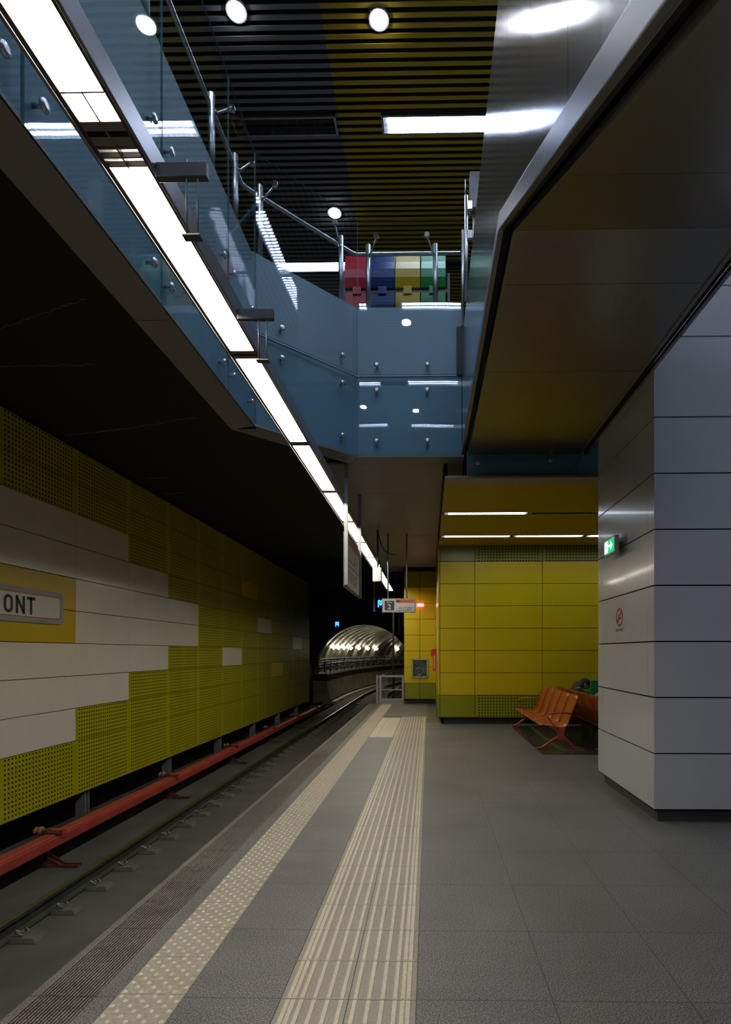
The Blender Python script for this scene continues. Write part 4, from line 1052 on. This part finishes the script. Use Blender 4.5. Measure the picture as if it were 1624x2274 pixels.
# ---- bench
def seat_profile(sx=1):
    """(x,z) profile of seat + back, going from the front edge to the top"""
    return [(0.0, 0.375), (0.02, 0.395), (0.06, 0.395), (0.16, 0.375), (0.28, 0.355), (0.36, 0.35), (0.405, 0.365), (0.43, 0.40), (0.46, 0.48), (0.505, 0.60), (0.545, 0.70), (0.575, 0.78), (0.60, 0.85)]
def bench(xf, sgn, y0, lab, n=5, pitch=0.545):
    t = thing('waiting_bench', lab, 'bench', (xf+sgn*0.3, y0+n*pitch/2, 0))
    pr = seat_profile()
    for k in range(n):
        a = y0+k*pitch+0.027; c_ = y0+(k+1)*pitch-0.027; b = MB(); th = 0.016; vs = []; m_ = len(pr)
        for yy in (a, c_):
            for i, (x, z) in enumerate(pr):
                p0 = pr[max(0, i-1)]; p1 = pr[min(m_-1, i+1)]; dx, dz = p1[0]-p0[0], p1[1]-p0[1]; L = math.hypot(dx, dz)
                nx, nz = dz/L, -dx/L
                vs.append((xf+sgn*x, yy, z)); vs.append((xf+sgn*(x+nx*th), yy, z+nz*th))
        fs = []
        for i in range(m_-1):
            A = 2*i; B = 2*m_+2*i
            fs += [(A, A+2, B+2, B), (A+1, B+1, B+3, A+3), (A, A+1, A+3, A+2), (B, B+2, B+3, B+1)]
        fs += [(0, 2*m_, 2*m_+1, 1), (2*m_-2, 2*m_-1, 4*m_-1, 4*m_-2)]
        b.add(vs, fs, 0, True); o = b.build('seat', 'orange_seat', t)
        o.modifiers.new('bevel', 'BEVEL').width = 0.004; o.modifiers['bevel'].limit_method = 'ANGLE'
    X = lambda x: xf+sgn*x
    MB().box(min(X(0.28), X(0.36)), max(X(0.28), X(0.36)), y0+0.02, y0+n*pitch-0.02, 0.265, 0.335).build('beam', 'red', t, bevel=0.005)
    for yy in (y0+0.04, y0+n*pitch-0.04):
        b = MB()
        for (pts, r) in (([(0.30, 0.20), (0.18, 0.13), (0.04, 0.03), (-0.04, 0.012), (-0.09, 0.012)], [0.028, 0.024, 0.018, 0.012, 0.01]), ([(0.36, 0.20), (0.44, 0.13), (0.53, 0.03), (0.58, 0.012), (0.62, 0.012)], [0.028, 0.024, 0.018, 0.012, 0.01])):
            b.tube([(X(p[0]), yy, p[1]) for p in pts], r, 10)
        b.prism([(X(0.27), yy-0.025, 0.16), (X(0.39), yy-0.025, 0.16), (X(0.375), yy-0.025, 0.24), (X(0.40), yy-0.025, 0.335), (X(0.22), yy-0.025, 0.335), (X(0.285), yy-0.025, 0.24)], (0, 0.05, 0))
        b.build('leg_frame', 'red', t, bevel=0.004)
    for yy in (y0-0.012, y0+n*pitch+0.012):
        b = MB(); b.tube([(X(p[0]), yy, p[1]) for p in [(0.27, 0.31), (0.18, 0.42), (0.10, 0.52), (0.095, 0.545), (0.13, 0.565), (0.25, 0.58), (0.38, 0.58), (0.48, 0.57)]], 0.0125, 10); b.build('armrest', 'red', t)
    return t
bench(1.76, 1, 8.66, 'orange red five seat bench facing the track')
bench(3.24, -1, 8.60, 'dark red bench back to back behind the front bench, partly hidden by the column')

# ---- people
def skin_obj(name, verts, edges, radii, root, m_, parent, sub=2):
    bm = bmesh.new(); lay = bm.verts.layers.skin.verify(); org = ORG[parent.name]
    vs = []
    for i, p in enumerate(verts):
        v = bm.verts.new(Vector(p)-org); r = radii[i]; v[lay].radius = (r, r) if not isinstance(r, tuple) else r; v[lay].use_root = (i == root); vs.append(v)
    for a, c_ in edges: bm.edges.new((vs[a], vs[c_]))
    me = bpy.data.meshes.new(name); bm.to_mesh(me); bm.free(); me.materials.append(M[m_])
    o = bpy.data.objects.new(name, me); C.objects.link(o); o.parent = parent
    s = o.modifiers.new('skin', 'SKIN'); s.use_smooth_shade = True
    u = o.modifiers.new('sub', 'SUBSURF'); u.levels = sub; u.render_levels = sub
    return o
def person(x, y, lab, jacket, trousers, cap=True, hood=True, s=1.0):
    """seated, bent far forward, facing +x; (x, y) = pelvis"""
    t = thing('person', lab, 'person', (x, y, 0))
    P = lambda dx, dy, z: (x+dx*s, y+dy, z)
    V = []; E = []; R = []
    def a(p, r, c_=None):
        V.append(p); R.append(r)
        if c_ is not None: E.append((c_, len(V)-1))
        return len(V)-1
    pel = a(P(0, 0, 0.47), 0.10)
    sp1 = a(P(-0.03, 0, 0.60), 0.09, pel); sp2 = a(P(0.03, 0, 0.72), 0.095, sp1); ch = a(P(0.085, 0, 0.79), 0.095, sp2)
    nk = a(P(0.14, 0, 0.86), 0.055, ch); hd = a(P(0.19, 0, 0.885), 0.08, nk); hd2 = a(P(0.235, 0, 0.92), 0.088, hd)
    torso = [pel, sp1, sp2, ch]
    arms = []; legs = []
    for sd in (-1, 1):
        s1 = a(P(0.09, 0.17*sd, 0.78), 0.052, ch); el = a(P(0.30, 0.22*sd, 0.56), 0.042, s1); wr = a(P(0.48, 0.10*sd, 0.56), 0.028, el)
        pa = a(P(0.54, 0.07*sd, 0.555), 0.032, wr)
        arms.append((s1, el, wr))
        for f_, (dy, L) in enumerate(((-0.03, 0.075), (-0.01, 0.085), (0.01, 0.08), (0.03, 0.065))):
            k1 = a(P(0.585, 0.07*sd+dy, 0.545), 0.0095, pa); k2 = a(P(0.585+L*0.5, 0.07*sd+dy, 0.525), 0.0085, k1); a(P(0.585+L*0.7, 0.07*sd+dy, 0.495), 0.0075, k2)
        th = a(P(0.55, 0.07*sd-0.04*sd, 0.55), 0.0105, wr); a(P(0.59, 0.07*sd-0.055*sd, 0.54), 0.009, th)
        hp = a(P(0.06, 0.10*sd, 0.46), 0.088, pel); kn = a(P(0.46, 0.14*sd, 0.50), 0.062, hp); an = a(P(0.46, 0.13*sd, 0.10), 0.04, kn); ft = a(P(0.60, 0.14*sd, 0.05), 0.035, an)
        legs.append((hp, kn, an, ft))
    skin_obj('body', V, E, R, pel, 'skin', t)
    # head details
    hx, hy, hz = P(0.225, 0, 0.91)
    def headobj(nm, m_, parts):
        b = MB()
        for (dx, dy, dz, rx, ry, rz) in parts: b.sphere((hx+dx, hy+dy, hz+dz), rx, ry, rz, 0, 14, 10)
        return b.build(nm, m_, t)
    headobj('face', 'skin', [(0.03, 0, -0.02, 0.085, 0.074, 0.09), (0.105, 0, -0.045, 0.018, 0.014, 0.02), (0.075, 0, -0.085, 0.028, 0.03, 0.02), (0.0, -0.078, -0.01, 0.018, 0.012, 0.03), (0.0, 0.078, -0.01, 0.018, 0.012, 0.03)])
    headobj('hair', 'hair', [(-0.035, 0, -0.005, 0.075, 0.08, 0.085)])
    headobj('eyes', 'black', [(0.103, -0.03, -0.018, 0.008, 0.011, 0.007), (0.103, 0.03, -0.018, 0.008, 0.011, 0.007)])
    if cap:
        b = MB(); b.sphere((0, 0, 0), 0.105, 0.092, 0.095, 0, 18, 7, -0.15, PI/2)
        b.add([(0.05+0.10*math.cos(q)*1.0, 0.08*math.sin(q), zz) for zz in (-0.012, -0.004) for q in [(-PI/2)+PI*i/10 for i in range(11)]],
              [tuple(range(11)), tuple(range(21, 10, -1))]+[(i, i+1, 12+i, 11+i) for i in range(10)])
        rot = Matrix.Rotation(math.radians(38), 3, 'Y'); c0 = Vector((hx+0.02, hy, hz+0.015))
        b.v = [tuple(c0+rot @ Vector(v)) for v in b.v]
        b.build('cap', 'cap', t)
    # clothing (slightly larger skins over the same joints)
    V2 = [V[pel], V[sp1], V[sp2], V[ch]]; R2 = [0.125, 0.13, 0.14, 0.14]; E2 = [(0, 1), (1, 2), (2, 3)]
    for (s1, el, wr) in arms:
        i = len(V2); V2 += [V[s1], V[el], V[wr]]; R2 += [0.078, 0.058, 0.042]; E2 += [(3, i), (i, i+1), (i+1, i+2)]
    skin_obj('jacket', V2, E2, R2, 0, jacket, t)
    V3 = [V[pel]]; R3 = [0.142]; E3 = []
    for (hp, kn, an, ft) in legs:
        i = len(V3); V3 += [V[hp], V[kn], V[an]]; R3 += [0.10, 0.075, 0.058]; E3 += [(0, i), (i, i+1), (i+1, i+2)]
    skin_obj('trousers', V3, E3, R3, 0, trousers, t)
    for (hp, kn, an, ft) in legs:
        q = V[ft]; b = MB(); b.sphere((q[0]-0.03, q[1], 0.045), 0.14, 0.052, 0.045, 0, 14, 8); b.build('shoe', 'shoe', t)
    if hood:
        b = MB(); b.sphere((0, 0, 0), 0.135, 0.115, 0.085, 0, 16, 9); rot = Matrix.Rotation(math.radians(-38), 3, 'Y'); c0 = Vector(P(0.095, 0, 0.865))
        b.v = [tuple(c0+rot @ Vector(v)) for v in b.v]; b.build('hood', 'hood', t)
    return t
person(2.87, 10.97, 'person in a black cap and dark hooded jacket hunched forward on the rear bench', 'jacket', 'jeans')
person(2.90, 9.42, 'person in light blue clothing bent forward beside the column', 'bluecloth', 'jeans', False, False)
# green bin behind, small dark box
t = thing('green_bin', 'green metal bin standing against the yellow wall beside the column', 'bin', (3.5, 11.5, 0))
MB().box(3.33, 3.78, 11.27, 11.66, 0.0, 0.93).build('body', 'bin_green', t, bevel=0.01)
MB().box(3.32, 3.79, 11.26, 11.67, 0.931, 0.955).build('lid', 'bin_green', t, bevel=0.006)
tag(MB().box(3.17, 3.31, 11.30, 11.5, 0.0, 0.71).build('litter_bin', 'plate', bevel=0.012, loc=(3.24, 11.4, 0)), 'slim dark bin standing left of the green bin behind the benches', 'bin')
